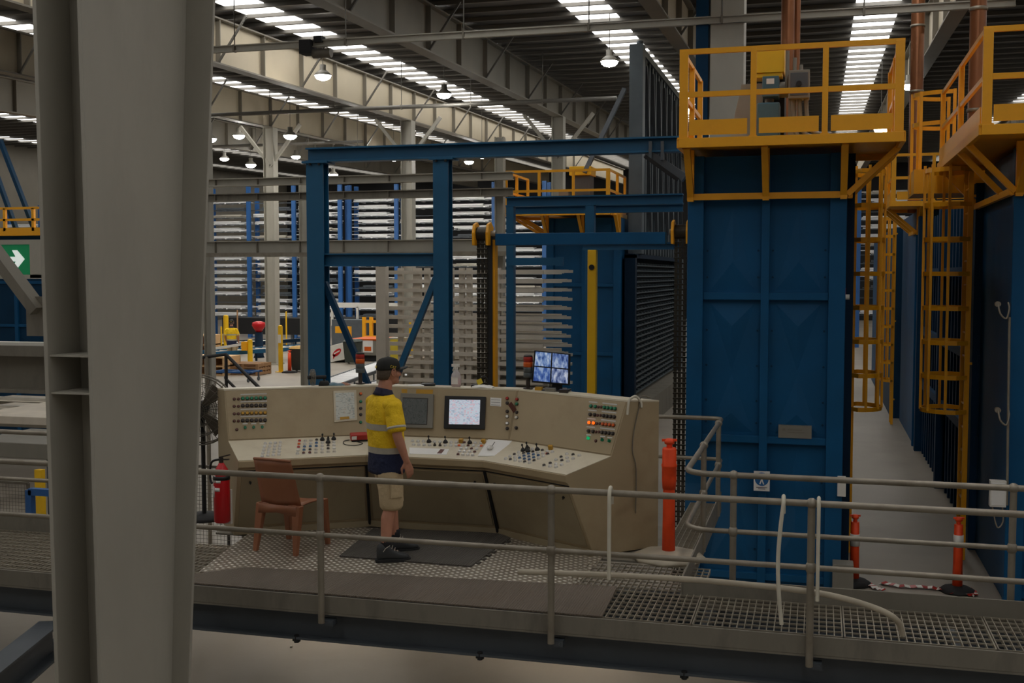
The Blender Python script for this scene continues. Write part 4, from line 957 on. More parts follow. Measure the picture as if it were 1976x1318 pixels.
# ---- equipment on the nearest platform
Zp=3.97
g=thing('hoist_drive','hoist drive with yellow guard and teal motor boxes on the near platform','motor',(-.62,13.3,Zp))
p0=at(1455,92,Y=13.2);p1=at(1514,145,Y=13.2)
MB().box(p0.x,p1.x,13.1,13.7,p1.z+.02,p0.z).box(p0.x+.02,p1.x-.02,13.12,13.3,p1.z-.03,p1.z+.02).build('guard',K['yel2'],g,.006)
MB().box(p0.x+.1,p1.x,13.3,13.9,Zp+.1,p1.z).build('gearbox',K['dk'],g)
a=at(1472,150,Y=13.1);c=at(1503,188,Y=13.1); MB().box(a.x,c.x+.0,13.0,13.35,c.z,a.z).build('terminal_box',K['teal'],g,.008); MB().box(a.x+.045,a.x+.13,12.995,13.0,a.z-.09,a.z-.03).build('rating_plate',K['paper'],g)
MB().cyl((c.x,13.3,(a.z+c.z)/2),(c.x+.2,13.3,(a.z+c.z)/2),.09).build('coupling',K['grbox'],g)
a=at(1462,197,Y=13.1);c=at(1505,224,Y=13.1); MB().box(a.x,c.x,13.0,13.5,Zp,a.z-.02).build('motor_base',K['teal'],g,.02); MB().cyl(((a.x+c.x)/2,13.2,a.z-.03),((a.x+c.x)/2,13.2,a.z+.1),.05).build('encoder',K['grbox'],g)
MB().box(a.x-.02,a.x+.35,13.3,13.9,Zp,Zp+.14).build('bed_plate',K['dkbeam'],g)
a=at(1405,235,Y=13.6);t=at(1440,165,Y=13.6)
g=thing('beige_housing','beige wedge-shaped sheet housing left of the hoist drive','housing',(a.x,13.6,Zp))
MB().loft([[(a.x,13.4,Zp),(a.x+.42,13.4,Zp),(a.x+.42,14.0,Zp),(a.x,14.0,Zp)],[(t.x-.05,13.5,t.z),(t.x+.2,13.5,t.z),(t.x+.2,13.9,t.z),(t.x-.05,13.9,t.z)]],False).build('shell',K['col'],g,.006)
MB().cyl((t.x+.08,13.7,t.z),(t.x+.08,13.7,t.z+.05),.05).build('vent_cap',K['dk'],g)
a=at(1522,137,Y=12.9);c=at(1562,190,Y=12.9)
g=thing('isolator_box','grey isolator box with window and grey conduits on the platform','switch box',((a.x+c.x)/2,12.95,Zp))
MB().box(a.x,c.x,12.85,13.05,c.z,a.z).build('enclosure',K['grbox'],g,.008); MB().box(a.x+.02,c.x-.02,12.843,12.85,c.z+.03,a.z-.03).build('window',K['dkbeam'],g,.004)
MB().cyl(((a.x+c.x)/2,12.843,(a.z+c.z)/2),((a.x+c.x)/2,12.81,(a.z+c.z)/2),.03).build('handle',K['black'],g)
xm=(a.x+c.x)/2
MB().box(a.x+.0,a.x+.09,12.95,13.05,Zp,c.z).build('stand',K['grbox'],g)
for k,dx_ in enumerate((.05,.12,.19)): MB().tube(smooth([(a.x+dx_,12.95,c.z),(a.x+dx_+.02,12.95,Zp+.2+.03*k),(a.x+dx_+.1,12.95,Zp+.07+.03*k),(a.x+.45+.0*k,12.95,Zp+.05+.03*k),(.1,12.97,Zp+.05+.03*k)]),.025,8).build('conduit',K['grbox'],g)
for k,dx_ in enumerate((-.02,.06,.13)): MB().cyl((a.x+dx_,13.06,a.z-.2),(a.x+dx_,13.06,a.z+.25-.08*k),.022,None,8).build('riser_conduit',K['grbox'],g)
# tall pipes and columns behind the near platform
def stack(px,Y,r,zb,lab,mt='copper',zt=None):
    p=at(px,60,Y=Y); g=thing('exhaust_pipe',lab,'pipe',(p.x,Y,zb)); b=MB().cyl((p.x,Y,zb),(p.x,Y,zr(Y)+.2),r,None,16); b.build('pipe',K[mt],g)
    for z in(zb+1.2,zb+2.6,zb+4): MB().lathe((p.x,Y,z),[(r+.015,0),(r+.015,.05)],16).build('band',K['galv'],g)
stack(1520,16.2,.09,3.87,'brown copper exhaust pipe rising behind the hoist drive')
stack(1538,16.4,.045,3.87,'thin brown pipe beside the copper exhaust pipe')
stack(1771,26,.14,3.87,'brown exhaust pipe right of the near yellow platform')
stack(1887,17,.11,3.6,'brown exhaust pipe rising behind the right yellow platform')
a=at(1365,0,Y=19.4);c=at(1432,0,Y=19.4)
def upright_box(x0,x1,y0,y1,z0,z1,name,lab,cat,mt,bev=.01):
    o=MB().box(x0,x1,y0,y1,z0,z1).build(name,mt,None,bev); return tag(o,lab,cat)
upright_box(a.x,c.x,20.0,20.6,GZ,zr(20)+.1,'panelled_column','wide pale grey boxed column behind the near yellow platform','column',K['col'])
a=at(1336,0,Y=19.4);c=at(1361,0,Y=19.4)
upright_box(a.x,c.x,20.0,20.3,GZ,zr(20)+.1,'blue_column','dark blue column left of the pale boxed column','column',K['towerdk'])
ca=at(1695,90,Y=14.5)
# ================================================================ LIFT, PORTAL FRAME, MIDDLE FURNACE
def chain_lift(px,lab,col_side=1):
    Y=12.95; p=at(px,455,Y=Y); x=p.x
    g=thing('chain_lift',lab,'chain lift',(x,Y,GZ))
    zt=3.0
    MB().box(x+.055,x+.12,Y-.02,Y+.16,GZ,zt).build('guide_column',K['rubber'],g) if col_side>0 else None
    if col_side>0: MB().box(x+.12,x+.15,Y-.0,Y+.12,GZ,zt-.05).build('guide_strip',K['yel'],g)
    for k in(-.05,0,.05):
        b=MB(); z=GZ; i=0
        while z<zt: b.box(x+k-.017,x+k+.017,Y-.03,Y+.0,z,z+.042).box(x+k-.026,x+k+.026,Y-.018,Y-.01,z+.038,z+.056); z+=.06; i+=1
        b.build('chain_strand',K['chain'],g)
    MB().cyl((x-.09,Y,zt+.02),(x+.09,Y,zt+.02),.085,None,18).build('sprocket',K['chain'],g)
    for xx in(x-.085,x+.085): MB().prism([(xx-.016,Y-.12,zt-.12),(xx-.016,Y+.1,zt-.12),(xx-.016,Y+.12,zt+.1),(xx-.016,Y+.02,zt+.16),(xx-.016,Y-.09,zt+.13),(xx-.016,Y-.13,zt+.03)],(.032,0,0)).build('bearing_plate',K['yel'],g,.004)
    MB().cyl((x-.13,Y,zt+.02),(x+.16,Y,zt+.02),.035,None,12).build('shaft',K['galv'],g)
    return x
xl=chain_lift(932,'left chain lift with yellow bearing and dark oiled chain',1)
xr=chain_lift(1314,'right chain lift beside the left edge of the blue tower',0)
y0=12.95
g=thing('lifting_beam','blue crossbeam between the two yellow chain lifts','beam',((xl+xr)/2,y0,2.9))
MB().box(xl+.17,xr-.17,y0-.06,y0+.08,2.88,3.02).build('beam',K['tower'],g,.005)
z_=at(1200,482,Y=14).z; a=at(1125,482,Y=14);c=at(1316,482,Y=14)
g=thing('yellow_post','tall yellow guide post hanging from the short blue beam behind the console','post',(at(1143,600,Y=14).x,14,GZ))
x_=at(1143,600,Y=14).x; MB().box(x_-.055,x_+.055,13.95,14.05,GZ,z_-.0).build('post',K['yel2'],g,.004); MB().box(x_-.075,x_+.075,13.92,14.08,GZ,GZ+.03).build('foot',K['yel2'],g); MB().cyl((x_,13.93,z_-.22),(x_,13.96,z_-.22),.035).build('roller',K['dk'],g)
o=MB().ibeam((a.x,14,z_+.045),(c.x,14,z_+.045),.09,.09).build('steel_beam',K['blue']); tag(o,'short blue beam holding the yellow guide post','beam')
# portal frame
Y=15.0
zt=at(597,288,Y=Y).z; zb=at(597,313,Y=Y).z
g=thing('portal_frame','large blue steel portal frame behind the operator','frame',(at(740,700,Y=Y).x,Y,GZ))
MB().ibeam((at(595,300,Y=Y).x,Y,(zt+zb)/2),(at(1330,300,Y=Y).x,Y,(zt+zb)/2),.2,zt-zb+.02,.025,.02).build('top_beam',K['blue'],g,.003)
for x0,x1 in((597,633),(840,873)):
    xa=at(x0,400,Y=Y).x;xb=at(x1,400,Y=Y).x
    MB().box(xa,xb-.03,Y-.1,Y-.075,GZ,zb).box((xa+xb)/2-.02,(xa+xb)/2,Y-.08,Y+.08,GZ,zb).box(xa,xb-.03,Y+.075,Y+.1,GZ,zb).build('post',K['blue'],g,.003)
    MB().box(xa-.05,xb+.05,Y-.14,Y+.14,zb-.03,zb).build('cap_plate',K['blue'],g); MB().box(xa-.06,xb+.06,Y-.16,Y+.16,GZ,GZ+.03).build('base_plate',K['blue'],g)
    for k in(-.07,.07): MB().cyl(((xa+xb)/2+k,Y-.13,zb-.06),((xa+xb)/2+k,Y-.13,zb-.03),.02,None,6).build('bolt',K['dk'],g)
xa=at(628,500,Y=Y).x;xb=at(842,500,Y=Y).x; za=at(700,489,Y=Y).z;zc=at(700,514,Y=Y).z
MB().ibeam((xa,Y,(za+zc)/2),(xb,Y,(za+zc)/2),.15,za-zc,.02,.015).build('middle_beam',K['blue'],g,.003)
for (a,c) in(((626,545),(722,770)),((842,535),(740,790))): MB().bar(at(*a,Y=Y),at(*c,Y=Y),.08,.08,(0,1,0)).build('diagonal_brace',K['towerdk'] if a[0]<700 else K['blue'],g)
# second frame further back
Y=17.0
g=thing('lift_frame','smaller blue steel frame behind the crossbeam and chains','frame',(at(1070,500,Y=Y).x,Y,GZ))
zt=at(1100,378,Y=Y).z;zb=at(1100,397,Y=Y).z
MB().ibeam((at(978,388,Y=Y).x,Y,(zt+zb)/2),(at(1318,388,Y=Y).x,Y,(zt+zb)/2),.15,zt-zb,.02,.015).build('top_beam',K['blue'],g)
MB().ibeam((at(978,398,Y=17.6).x,17.6,zb-.02),(at(1318,398,Y=17.6).x,17.6,zb-.02),.12,.13,.02,.015).build('rear_beam',K['blue'],g)
for x0,x1 in((979,993),(1131,1148)):
    MB().box(at(x0,400,Y=Y).x,at(x1,400,Y=Y).x,Y-.07,Y+.07,GZ,zb).build('post',K['blue'],g)
a=at(985,505,Y=Y);c=at(1090,505,Y=Y); MB().box(a.x,c.x,Y-.1,Y-.07,a.z-.06,a.z+.06).box(c.x-.12,c.x,Y-.13,Y-.1,a.z-.07,a.z+.07).build('cross_bar',K['blue'],g)
# dark arm near tower top
g=thing('dark_arm','dark sloping steel arm below the blue beam beside the slatted door','arm',at(1318,345,Y=15))
MB().bar(at(1248,296,Y=15),at(1322,344,Y=15),.12,.14,(0,1,0)).build('arm',K['dkbeam'],g,.006); MB().bar(at(1245,302,Y=14.9),at(1308,347,Y=14.9),.05,.06,(0,1,0)).build('lower_link',K['dk'],g)
for px in(1255,1278): p=at(px,302,Y=14.9); MB().box(p.x-.02,p.x+.02,14.88,14.94,p.z-.05,p.z+.2).build('lug',K['dkbeam'],g)
# roller opening on the middle furnace
XF=-4.18
g=thing('roller_opening','dark furnace opening full of roller shelves on the middle furnace','furnace opening',(XF,30,GZ))
MB().box(XF-.25,XF-.2,26.3,35,-.4,2.95).build('back_panel',K['dk'],g)
MB().box(XF-.2,XF+.05,26.0,26.25,-.9,3.0).build('side_frame',K['navy'],g); MB().box(XF-.2,XF+.12,34.6,35.2,-.9,3.0).build('side_frame',K['door'],g); MB().box(XF-.2,XF+.05,26,35,2.92,3.02).build('top_frame',K['navy'],g)
MB().box(XF-.2,XF+.4,26,37,-1.05,-.42).build('sill',K['fascia'],g)
for k in range(24):
    z=-.32+k*.133; b=MB(); b.box(XF-.12,XF-.06,26.3,34.6,z,z+.03)
    b.box(XF-.03,XF+.0,26.3,34.6,z,z+.022)
    for j in range(16): y=26.6+j*.5; b.cyl((XF-.12,y,z+.05),(XF-.03,y,z+.05),.024,None,8)
    b.build('roller_shelf',K['door'],g)
# raised slatted door
g=thing('slatted_door','tall raised grey slatted furnace door above the roller opening','door',(XF,30,3.02))
z0,z1=3.03,7.75
MB().box(XF-.12,XF-.08,26.9,34.6,z0,z1).build('backing_sheet',K['door'],g)
for y in [26.9+.55*k for k in range(15)]: MB().box(XF-.08,XF+.06,y,y+.16,z0,z1).build('slat',K['door'],g)
for k in range(7): y=27.2+k*1.1; MB().bar((XF+.08,y,z1-.2),(XF+.08,y+.9,z0+.6),.06,.1,(1,0,0)).build('diagonal_stiffener',K['dkbeam'],g)
MB().box(XF-.14,XF+.1,26.7,34.8,z1,z1+.16).build('top_rail',K['door'],g); MB().box(XF-.2,XF+.12,26.5,26.9,z0,z1+.2).build('edge_post',K['door'],g)
MB().lathe((XF,26.8,z1+.2),[(.08,0),(.08,.12)],10).build('lifting_lug',K['door'],g)
br=MB().bar(at(1128,334,Y=25.9),at(1205,172,Y=26.6),.1,.12,(0,1,0)).build('diagonal_brace',K['dkbeam']); tag(br,'dark diagonal strut leaning against the slatted door','strut')
stack(1245,36,.16,3.87,'short silver pipe standing above the slatted door','galv')
# middle platform equipment
g=thing('hoist_drive','small yellow-capped hoist drive on the distant middle platform','motor',(-5.3,26,3.97))
a=at(1100,322,Y=26);c=at(1142,338,Y=26); MB().box(a.x,c.x,25.9,26.5,c.z,a.z).build('guard',K['yel2'],g,.01); MB().box(a.x+.08,c.x-.05,26,26.5,3.97,c.z).build('gearbox',K['dkbeam'],g); MB().box(a.x-.25,a.x-.02,25.9,26.2,3.97,4.5).build('control_box',K['grbox'],g)
# ================================================================ TRAY RACK
Y=19.0
tx0,tx1=at(745,600,Y=Y).x,at(1062,600,Y=Y).x
g=thing('rack_post','grey upright post at the left end of the tray stacks','post',(at(738,600,Y=18.4).x,18.4,GZ))
x_=at(738,600,Y=18.4).x; MB().box(x_-.09,x_+.09,18.32,18.48,GZ,at(738,515,Y=18.4).z).build('post',K['rackgrey'],g); MB().box(x_-.15,x_+.15,18.25,18.55,GZ,GZ+.03).build('foot',K['rackgrey'],g)
zt=at(900,517,Y=Y).z; nt=23; dz=(zt-GZ)/nt
random.seed(3)
for k in range(nt):
    z=GZ+k*dz; t=thing('aging_tray','grey aluminium tray in the tall tray stack behind the portal frame','tray',((tx0+tx1)/2,Y,z),'stacked grey trays')
    top=k>=13
    for yy in(Y-.13,Y+1.3): MB().box(tx0,tx1-.1,yy,yy+.05,z+dz*.3,z+dz*.72).build('side_bar',K['rackgrey'],t)
    for px in(775,807,826,872,893,907,962):
        x=at(px,600,Y=Y).x; w=.045 if px!=807 else .07; MB().box(x-w,x+w,Y-.08,Y+.02,z,z+dz).build('spacer_block',K['rackgrey'],t)
    b=MB()
    xe=tx1+.38+random.uniform(-.02,.02)
    b.box(at(955,600,Y=Y).x,xe,Y-.02,Y+.03,z+dz*.45,z+dz*.75).box(at(955,600,Y=Y).x,xe-.14,Y+.25,Y+.3,z+dz*.45,z+dz*.8).box(at(955,600,Y=Y).x,xe-.3,Y+.6,Y+.65,z+dz*.4,z+dz*.7)
    b.build('profile_end',K['alud'],t)
    if not top:
        b=MB()
        for j in range(5):
            y=Y+.1+j*.25; x0=tx0+random.uniform(0,.5); b.box(x0,tx1-random.uniform(0,.3),y,y+.1,z+.005,z+dz*random.uniform(.75,.98))
        b.build('profile_load',K['alud'] if k%3 else K['rackgrey'],t)
# ================================================================ GREY MEZZANINE BEAMS
for ya,h,lab,mt in((350,.18,'upper grey beam of the frame crossing the far racks','col'),(380,.18,'middle brown-grey beam of the frame crossing the far racks','fascia'),(481,.34,'lower deep grey beam of the frame crossing the far racks','col')):
    a=at(396,ya,Y=24); c=at(990,ya-7,Y=24); c.z=a.z=(a.z+c.z)/2
    g=thing('cross_beam',lab,'beam',((a.x+c.x)/2,24,a.z-h/2))
    MB().ibeam(a,c,.2,h,.02,.012).build('beam',K[mt],g)
    b=MB(); x=a.x+.3
    while x<c.x: b.box(x,x+.012,23.91,24.09,a.z-h/2,a.z+h/2); x+=1.1
    b.build('stiffeners',K['fascia'],g)
    if ya==481: MB().box(a.x,c.x,23.8,23.86,a.z-h/2-.04,a.z-h/2+.06).build('cable_tray',K['galv'],g)
for px,w,lab,zt in((401,.2,'grey frame upright left, right beside the big foreground column',6.2),(965,.2,'pale grey upright left of the distant yellow platform',5.6)):
    x=at(px,420,Y=24.3).x; g=thing('frame_upright',lab,'column',(x,24.3,GZ)); MB().ibeam((x,24.3,GZ),(x,24.3,zt),.2,w,.02,.012,(1,0,0)).build('shaft',K['col'],g); MB().box(x-.2,x+.2,24.1,24.5,GZ,GZ+.03).build('base_plate',K['col'],g)
# ================================================================ FAR STORAGE RACKS
def bundle_mesh(seed,L):
    random.seed(seed); b=MB(); z=0
    for r in range(random.randint(2,3)):
        n=random.randint(2,4); h=random.uniform(.04,.1)
        for j in range(n):
            x0=random.uniform(-L/2,-L/2+.7); x1=random.uniform(L/2-.7,L/2); y=-.4+.8*j/n
            b.box(x0,x1,y,y+.17,z,z+h*random.uniform(.7,1))
        z+=h+.012
    for x in(-L*.32,-.1,L*.3): b.box(x-.05,x+.05,-.42,.42,-.05,0)
    return b
YR=58.0
prot=[]
for i in range(6):
    o=bundle_mesh(i,2.7).build('profile_bundle',(K['alu'],K['alu'],K['dkbeam'],K['alu'],K['alud'],K['alu'])[i],None,0,0,(0,0,0)); prot.append(o)  # dark variant stands in for shaded gaps among the silver bundles
used=[False]*6
def place_bundle(x,y,z,grp,lab):
    i=random.randrange(6)
    if used[i]: o=prot[i].copy(); COL.objects.link(o)
    else: o=prot[i]; used[i]=True
    o.location=(x,y,z); tag(o,lab,'profile bundle',grp); return o
random.seed(11)
def rack_bay(x0,nb,y,lab,lo,hi,glab,grp,pitch=.40,w=2.8):
    g=thing('storage_rack',lab,'rack',(x0+nb*w/2,y,GZ))
    for k in range(nb+1):
        x=x0+k*w
        for yy in(y-.5,y+.5): MB().box(x-.11,x+.11,yy-.08,yy+.08,GZ,hi+.5).build('upright',K['rackblue'],g)
        MB().box(x-.11,x+.11,y-.6,y+.6,GZ,GZ+.05).build('foot',K['rackblue'],g)
    z=lo
    while z<hi:
        for k in range(nb):
            xx=x0+(k+.5)*w
            if random.random()<.92: place_bundle(xx,y+random.uniform(-.05,.05),z,grp,glab)
        MB().box(x0,x0+nb*w,y-.45,y-.4,z-.07,z-.03).build('arm_row',K['dkbeam'],g)
        z+=pitch
    return g
xA=at(405,500,Y=YR).x; xB=at(1000,500,Y=YR).x
n=int((xB-xA)/2.8)+1; h1=n//2
rack_bay(xA,h1,YR,'far blue storage rack full of silver profiles, left half',.2,7.0,'bundle of silver aluminium profiles lying on the far blue racks','profile bundles on the far racks')
rack_bay(xA+h1*2.8+.3,n-h1,YR+.6,'far blue storage rack full of silver profiles, behind the portal frame',.2,7.0,'bundle of silver aluminium profiles lying on the far blue racks','profile bundles on the far racks')
rack_bay(at(1655,500,Y=YR).x,1,YR,'far blue storage rack seen at the end of the aisle',.6,6.6,'bundle of silver profiles on the rack at the aisle end','profile bundles at the aisle end',.42)
xL=at(0,300,Y=50).x; rack_bay(xL,2,50,'far blue storage rack at the left edge above the exit sign',2.6,5.6,'silver profile bundle on the rack at the far left edge','profile bundles at the left edge',.6)
# black low machinery below the racks
for i,(px0,px1,lab) in enumerate(((440,600,'dark low conveyor below the far racks, left'),(650,840,'dark low conveyor below the far racks, behind the portal'))):
    a=at(px0,612,Y=52);c=at(px1,612,Y=52)
    g=thing('conveyor',lab,'conveyor',((a.x+c.x)/2,52,GZ)); MB().box(a.x,c.x,51.4,52.6,GZ+.55,a.z+.0).build('bed',K['dk'],g)
    x=a.x
    while x<c.x: MB().box(x,x+.12,51.5,51.65,GZ,GZ+.6).build('leg',K['dkbeam'],g); x+=1.9
    if i:
        x=a.x
        while x<c.x: MB().box(x,x+.1,51.3,51.4,a.z-.4,a.z+.55).build('white_arm',K['white'],g); x+=1.35
        MB().box(a.x,c.x,51.3,51.4,a.z+.5,a.z+.75).build('white_beam',K['white'],g)
# ================================================================ FLOOR CLUTTER IN THE MIDDLE DISTANCE
def vpost(px,pyt,pyb,r,lab,mt='yel2',name='safety_post',grp=None):
    p=at(px,pyb,Z=GZ); zt=at(px,pyt,Y=p.y).z; g=thing(name,lab,'post',p,grp)
    MB().cyl(p,(p.x,p.y,zt),r,None,12).lathe((p.x,p.y,zt),[(r,0),(r*.8,.03),(r*.3,.05)],12).build('post',K[mt],g); MB().box(p.x-r*1.8,p.x+r*1.8,p.y-r*1.8,p.y+r*1.8,GZ,GZ+.025).build('base_plate',K[mt],g); return g,p,zt
g,p,zt=vpost(542,630,718,.085,'tall yellow post with white patch left of the dark green bin'); MB().box(p.x-.06,p.x+.06,p.y-.1,p.y-.08,zt-.6,zt-.3).build('white_patch',K['white'],g)
vpost(437,610,690,.11,'thick yellow post beside the distant worker')
g,p,zt=vpost(483,657,705,.1,'short yellow post holding the white barrier arm'); MB().box(p.x-.32,p.x-.08,p.y-.12,p.y+.12,zt-.4,zt-.05).build('gate_box',K['yel'],g)
MB().bar((p.x-.3,p.y,zt-.15),(p.x-1.75,p.y-.3,zt-.38),.1,.1).build('barrier_arm',K['white'],g)
for px,t,b_ ,lab in((428,632,700,'thin yellow pole left of the barrier arm'),(527,606,680,'thin yellow pole in front of the grey hall column'),(553,603,676,'thin yellow pole right of the grey hall column'),(459,600,676,'thin pale pole right of the distant worker')):
    vpost(px,t,b_,.035,lab,'yel2' if px!=459 else 'pined','thin_pole')
def wheelie(px,pyb,w,h,lab,lid='ylbtn'):
    p=at(px,pyb,Z=GZ); g=thing('wheelie_bin',lab,'bin',p)
    b=MB().loft([[(p.x-w*.4,p.y-.25,GZ+.06),(p.x+w*.4,p.y-.25,GZ+.06),(p.x+w*.4,p.y+.2,GZ+.06),(p.x-w*.4,p.y+.2,GZ+.06)],[(p.x-w/2,p.y-.33,GZ+h),(p.x+w/2,p.y-.33,GZ+h),(p.x+w/2,p.y+.3,GZ+h),(p.x-w/2,p.y+.3,GZ+h)]],False); b.build('body',K['binb'],g,.02)
    MB().loft([[(p.x-w/2-.03,p.y-.36,GZ+h),(p.x+w/2+.03,p.y-.36,GZ+h),(p.x+w/2+.03,p.y+.34,GZ+h),(p.x-w/2-.03,p.y+.34,GZ+h)],[(p.x-w/2+.08,p.y-.25,GZ+h+.09),(p.x+w/2-.08,p.y-.25,GZ+h+.09),(p.x+w/2-.08,p.y+.3,GZ+h+.09),(p.x-w/2+.08,p.y+.3,GZ+h+.09)]],False).build('lid',K[lid],g,.01)
    for s in(-1,1): MB().cyl((p.x+s*w*.42,p.y+.22,GZ+.1),(p.x+s*w*.48,p.y+.22,GZ+.1),.1).build('wheel',K['rubber'],g)
wheelie(583,717,.72,.86,'dark green wheelie bin with yellow lid, left of the blue portal post')
wheelie(609,713,.7,.85,'second dark bin partly hidden behind the left blue portal post','binb')
wheelie(681,702,.6,.9,'dark green bin right of the white board cart','binb')
p=at(559,719,Z=GZ); bollard(p,.82,.07,'small faded orange bollard beside the dark green bin',None,None,False,K['rubber'],.3)
# white board cart with red oval logo
p=at(652,700,Z=GZ); Yc=p.y; q4=[at(x,y,Y=Yc) for x,y in((634,700),(667,693),(666,660),(634,668))]
g=thing('board_cart','white boxed cart with a red oval logo behind the portal frame','cart',(p.x,Yc,GZ))
MB().hexa(q4+[v+V((.3,.9,0)) for v in q4]).build('box',K['white'],g,.01)
c=sum(q4,V())/4; e1=(q4[1]-q4[0]).normalized(); e2=V((0,0,1)); nn=e1.cross(e2); nn=-nn if nn.y>0 else nn
pts=[c+e1*(.19*math.cos(a)+.02*math.sin(a))+e2*(.14*math.sin(a)+.05*math.cos(a))+nn*.006 for a in [2*PI*k/24 for k in range(24)]]
MB().prism(pts,nn*.01).prism([c+nn*.006+e1*-.17+e2*-.02,c+nn*.006+e1*-.05+e2*-.1,c+nn*.006+e1*-.17+e2*-.24],nn*.01).build('red_logo',K['extred'],g)
MB().bar(c+nn*.018-e1*.13+e2*-.03,c+nn*.018+e1*.13+e2*.05,.05,.004,nn).build('logo_lettering',K['white'],g)
for e in(.15,.85): v=q4[0].lerp(q4[1],e); MB().cyl((v.x,Yc+.2,GZ+.07),(v.x+.06,Yc+.2,GZ+.07),.07).build('wheel',K['rubber'],g); MB().cyl((v.x+.03,Yc+.2,GZ+.1),(v.x+.03,Yc+.2,q4[0].z+.05),.03).build('leg',K['rubber'],g)
# grey container with orange rim
p=at(715,698,Z=GZ); a=at(672,0,Y=p.y);c=at(760,0,Y=p.y); zt=at(715,654,Y=p.y).z
g=thing('grey_container','grey container with orange rim and a white label behind the portal','container',((a.x+c.x)/2,p.y,GZ))
MB().box(a.x,c.x,p.y,p.y+1.6,GZ+.25,zt-.06).build('body',K['grbox'],g,.02); MB().box(a.x-.03,c.x+.03,p.y-.03,p.y+1.63,zt-.06,zt).build('rim',K['orange'],g); MB().box(a.x+.2,c.x-.2,p.y+.1,p.y+1.4,GZ,GZ+.25).build('skid',K['dk'],g)
m=at(710,668,Y=p.y); MB().box(m.x-.22,m.x+.22,p.y-.012,p.y,m.z-.26,m.z+.26).build('label',K['paper'],g); MB().box(m.x-.15,m.x+.15,p.y-.018,p.y-.012,m.z-.2,m.z-.02).build('label_print',K['orange'],g)
# yellow guard rail
p=at(716,655,Z=GZ); Yg=46
a=at(703,650,Y=Yg);c=at(730,612,Y=Yg); g=thing('yellow_guard','yellow guard frame behind the grey container','guard',((a.x+c.x)/2,Yg,GZ))
for x in(a.x,(a.x+c.x)/2,c.x): MB().box(x-.07,x+.07,Yg-.07,Yg+.07,GZ,c.z).build('post',K['yel'],g)
for z in(c.z-.2,a.z): MB().box(a.x,c.x,Yg-.05,Yg+.05,z-.06,z+.06).build('rail',K['yel'],g)
a=at(640,640,Y=50);c=at(700,617,Y=50); g=MB().box(a.x,c.x,50,51,GZ,c.z).build('machine_cabinet',K['dkbeam'],None,.02); tag(g,'dark machine cabinet far behind the portal frame','cabinet')
p=at(690,700,Z=GZ)
g=thing('yellow_block','yellow machine guard panel seen through the portal frame','guard',at(680,640,Y=47)-V((0,0,at(680,640,Y=47).z-GZ))); a=at(672,630,Y=47); MB().box(a.x-.12,a.x+.12,46.9,47.1,GZ,a.z).box(a.x-.6,a.x,46.9,47.1,a.z-.3,a.z).build('panel',K['yel'],g)
p=at(797,640,Y=36); g=MB().box(p.x-.15,p.x+.15,36,36.2,GZ,at(797,622,Y=36).z).build('yellow_box_post',K['yel2']); tag(g,'yellow post seen between the grey tray stacks','post')
p=at(764,680,Y=36); g=thing('yellow_cabinet','pale yellow labelled cabinet seen through the tray stack','cabinet',(p.x,36,GZ)); MB().box(p.x-.3,p.x+.3,36,36.5,GZ+.2,at(764,652,Y=36).z).build('body',K['col'],g,.01); MB().box(p.x-.2,p.x+.2,35.98,36,GZ+.6,at(764,655,Y=36).z).build('label',K['capy'],g); MB().box(p.x-.25,p.x+.25,36.05,36.45,GZ,GZ+.2).build('feet',K['dk'],g)
# red covered drum
p=at(500,690,Z=GZ); g=thing('red_drum','red cloth-topped drum on a dark stand right of the distant worker','drum',p); zt=at(500,620,Y=p.y).z; zm=at(500,641,Y=p.y).z
MB().lathe((p.x,p.y,zm),[(.12,0),(.3,(zt-zm)*.6),(.27,(zt-zm)*.9),(.1,zt-zm)],12).build('cover',K['extred'],g); MB().lathe(p,[(.24,0),(.2,.1),(.17,zm-GZ)],12).build('stand',K['navy'],g)
# low dark blue conveyors behind the pallets
for i,(x0,y0,x1,y1,lab) in enumerate(((400,706,620,690,'low dark blue roller conveyor behind the yellow posts'),(390,690,560,676,'second low blue conveyor farther behind the yellow posts'))):
    a=at(x0,y0,Z=GZ);c=at(x1,y1,Z=GZ); g=thing('roller_conveyor',lab,'conveyor',(a+c)/2)
    z=V((0,0,.5)); d=(c-a).normalized(); n=V((-d.y,d.x,0))
    for s in(-.6,.6): MB().bar(a+z+n*s,c+z+n*s,.08,.16).build('side_frame',K['navy'] if i else K['blue'],g)
    L=(c-a).length; b=MB(); k=.3
    while k<L: b.cyl(a+d*k+z-n*.58,a+d*k+z+n*.58,.05,None,8); k+=.35
    b.build('rollers',K['alud'],g)
    k=.4
    while k<L:
        for s in(-.6,.6): MB().cyl(a+d*k+n*s,a+d*k+n*s+z,.05,None,8).build('leg',K['navy'],g)
        k+=2.4
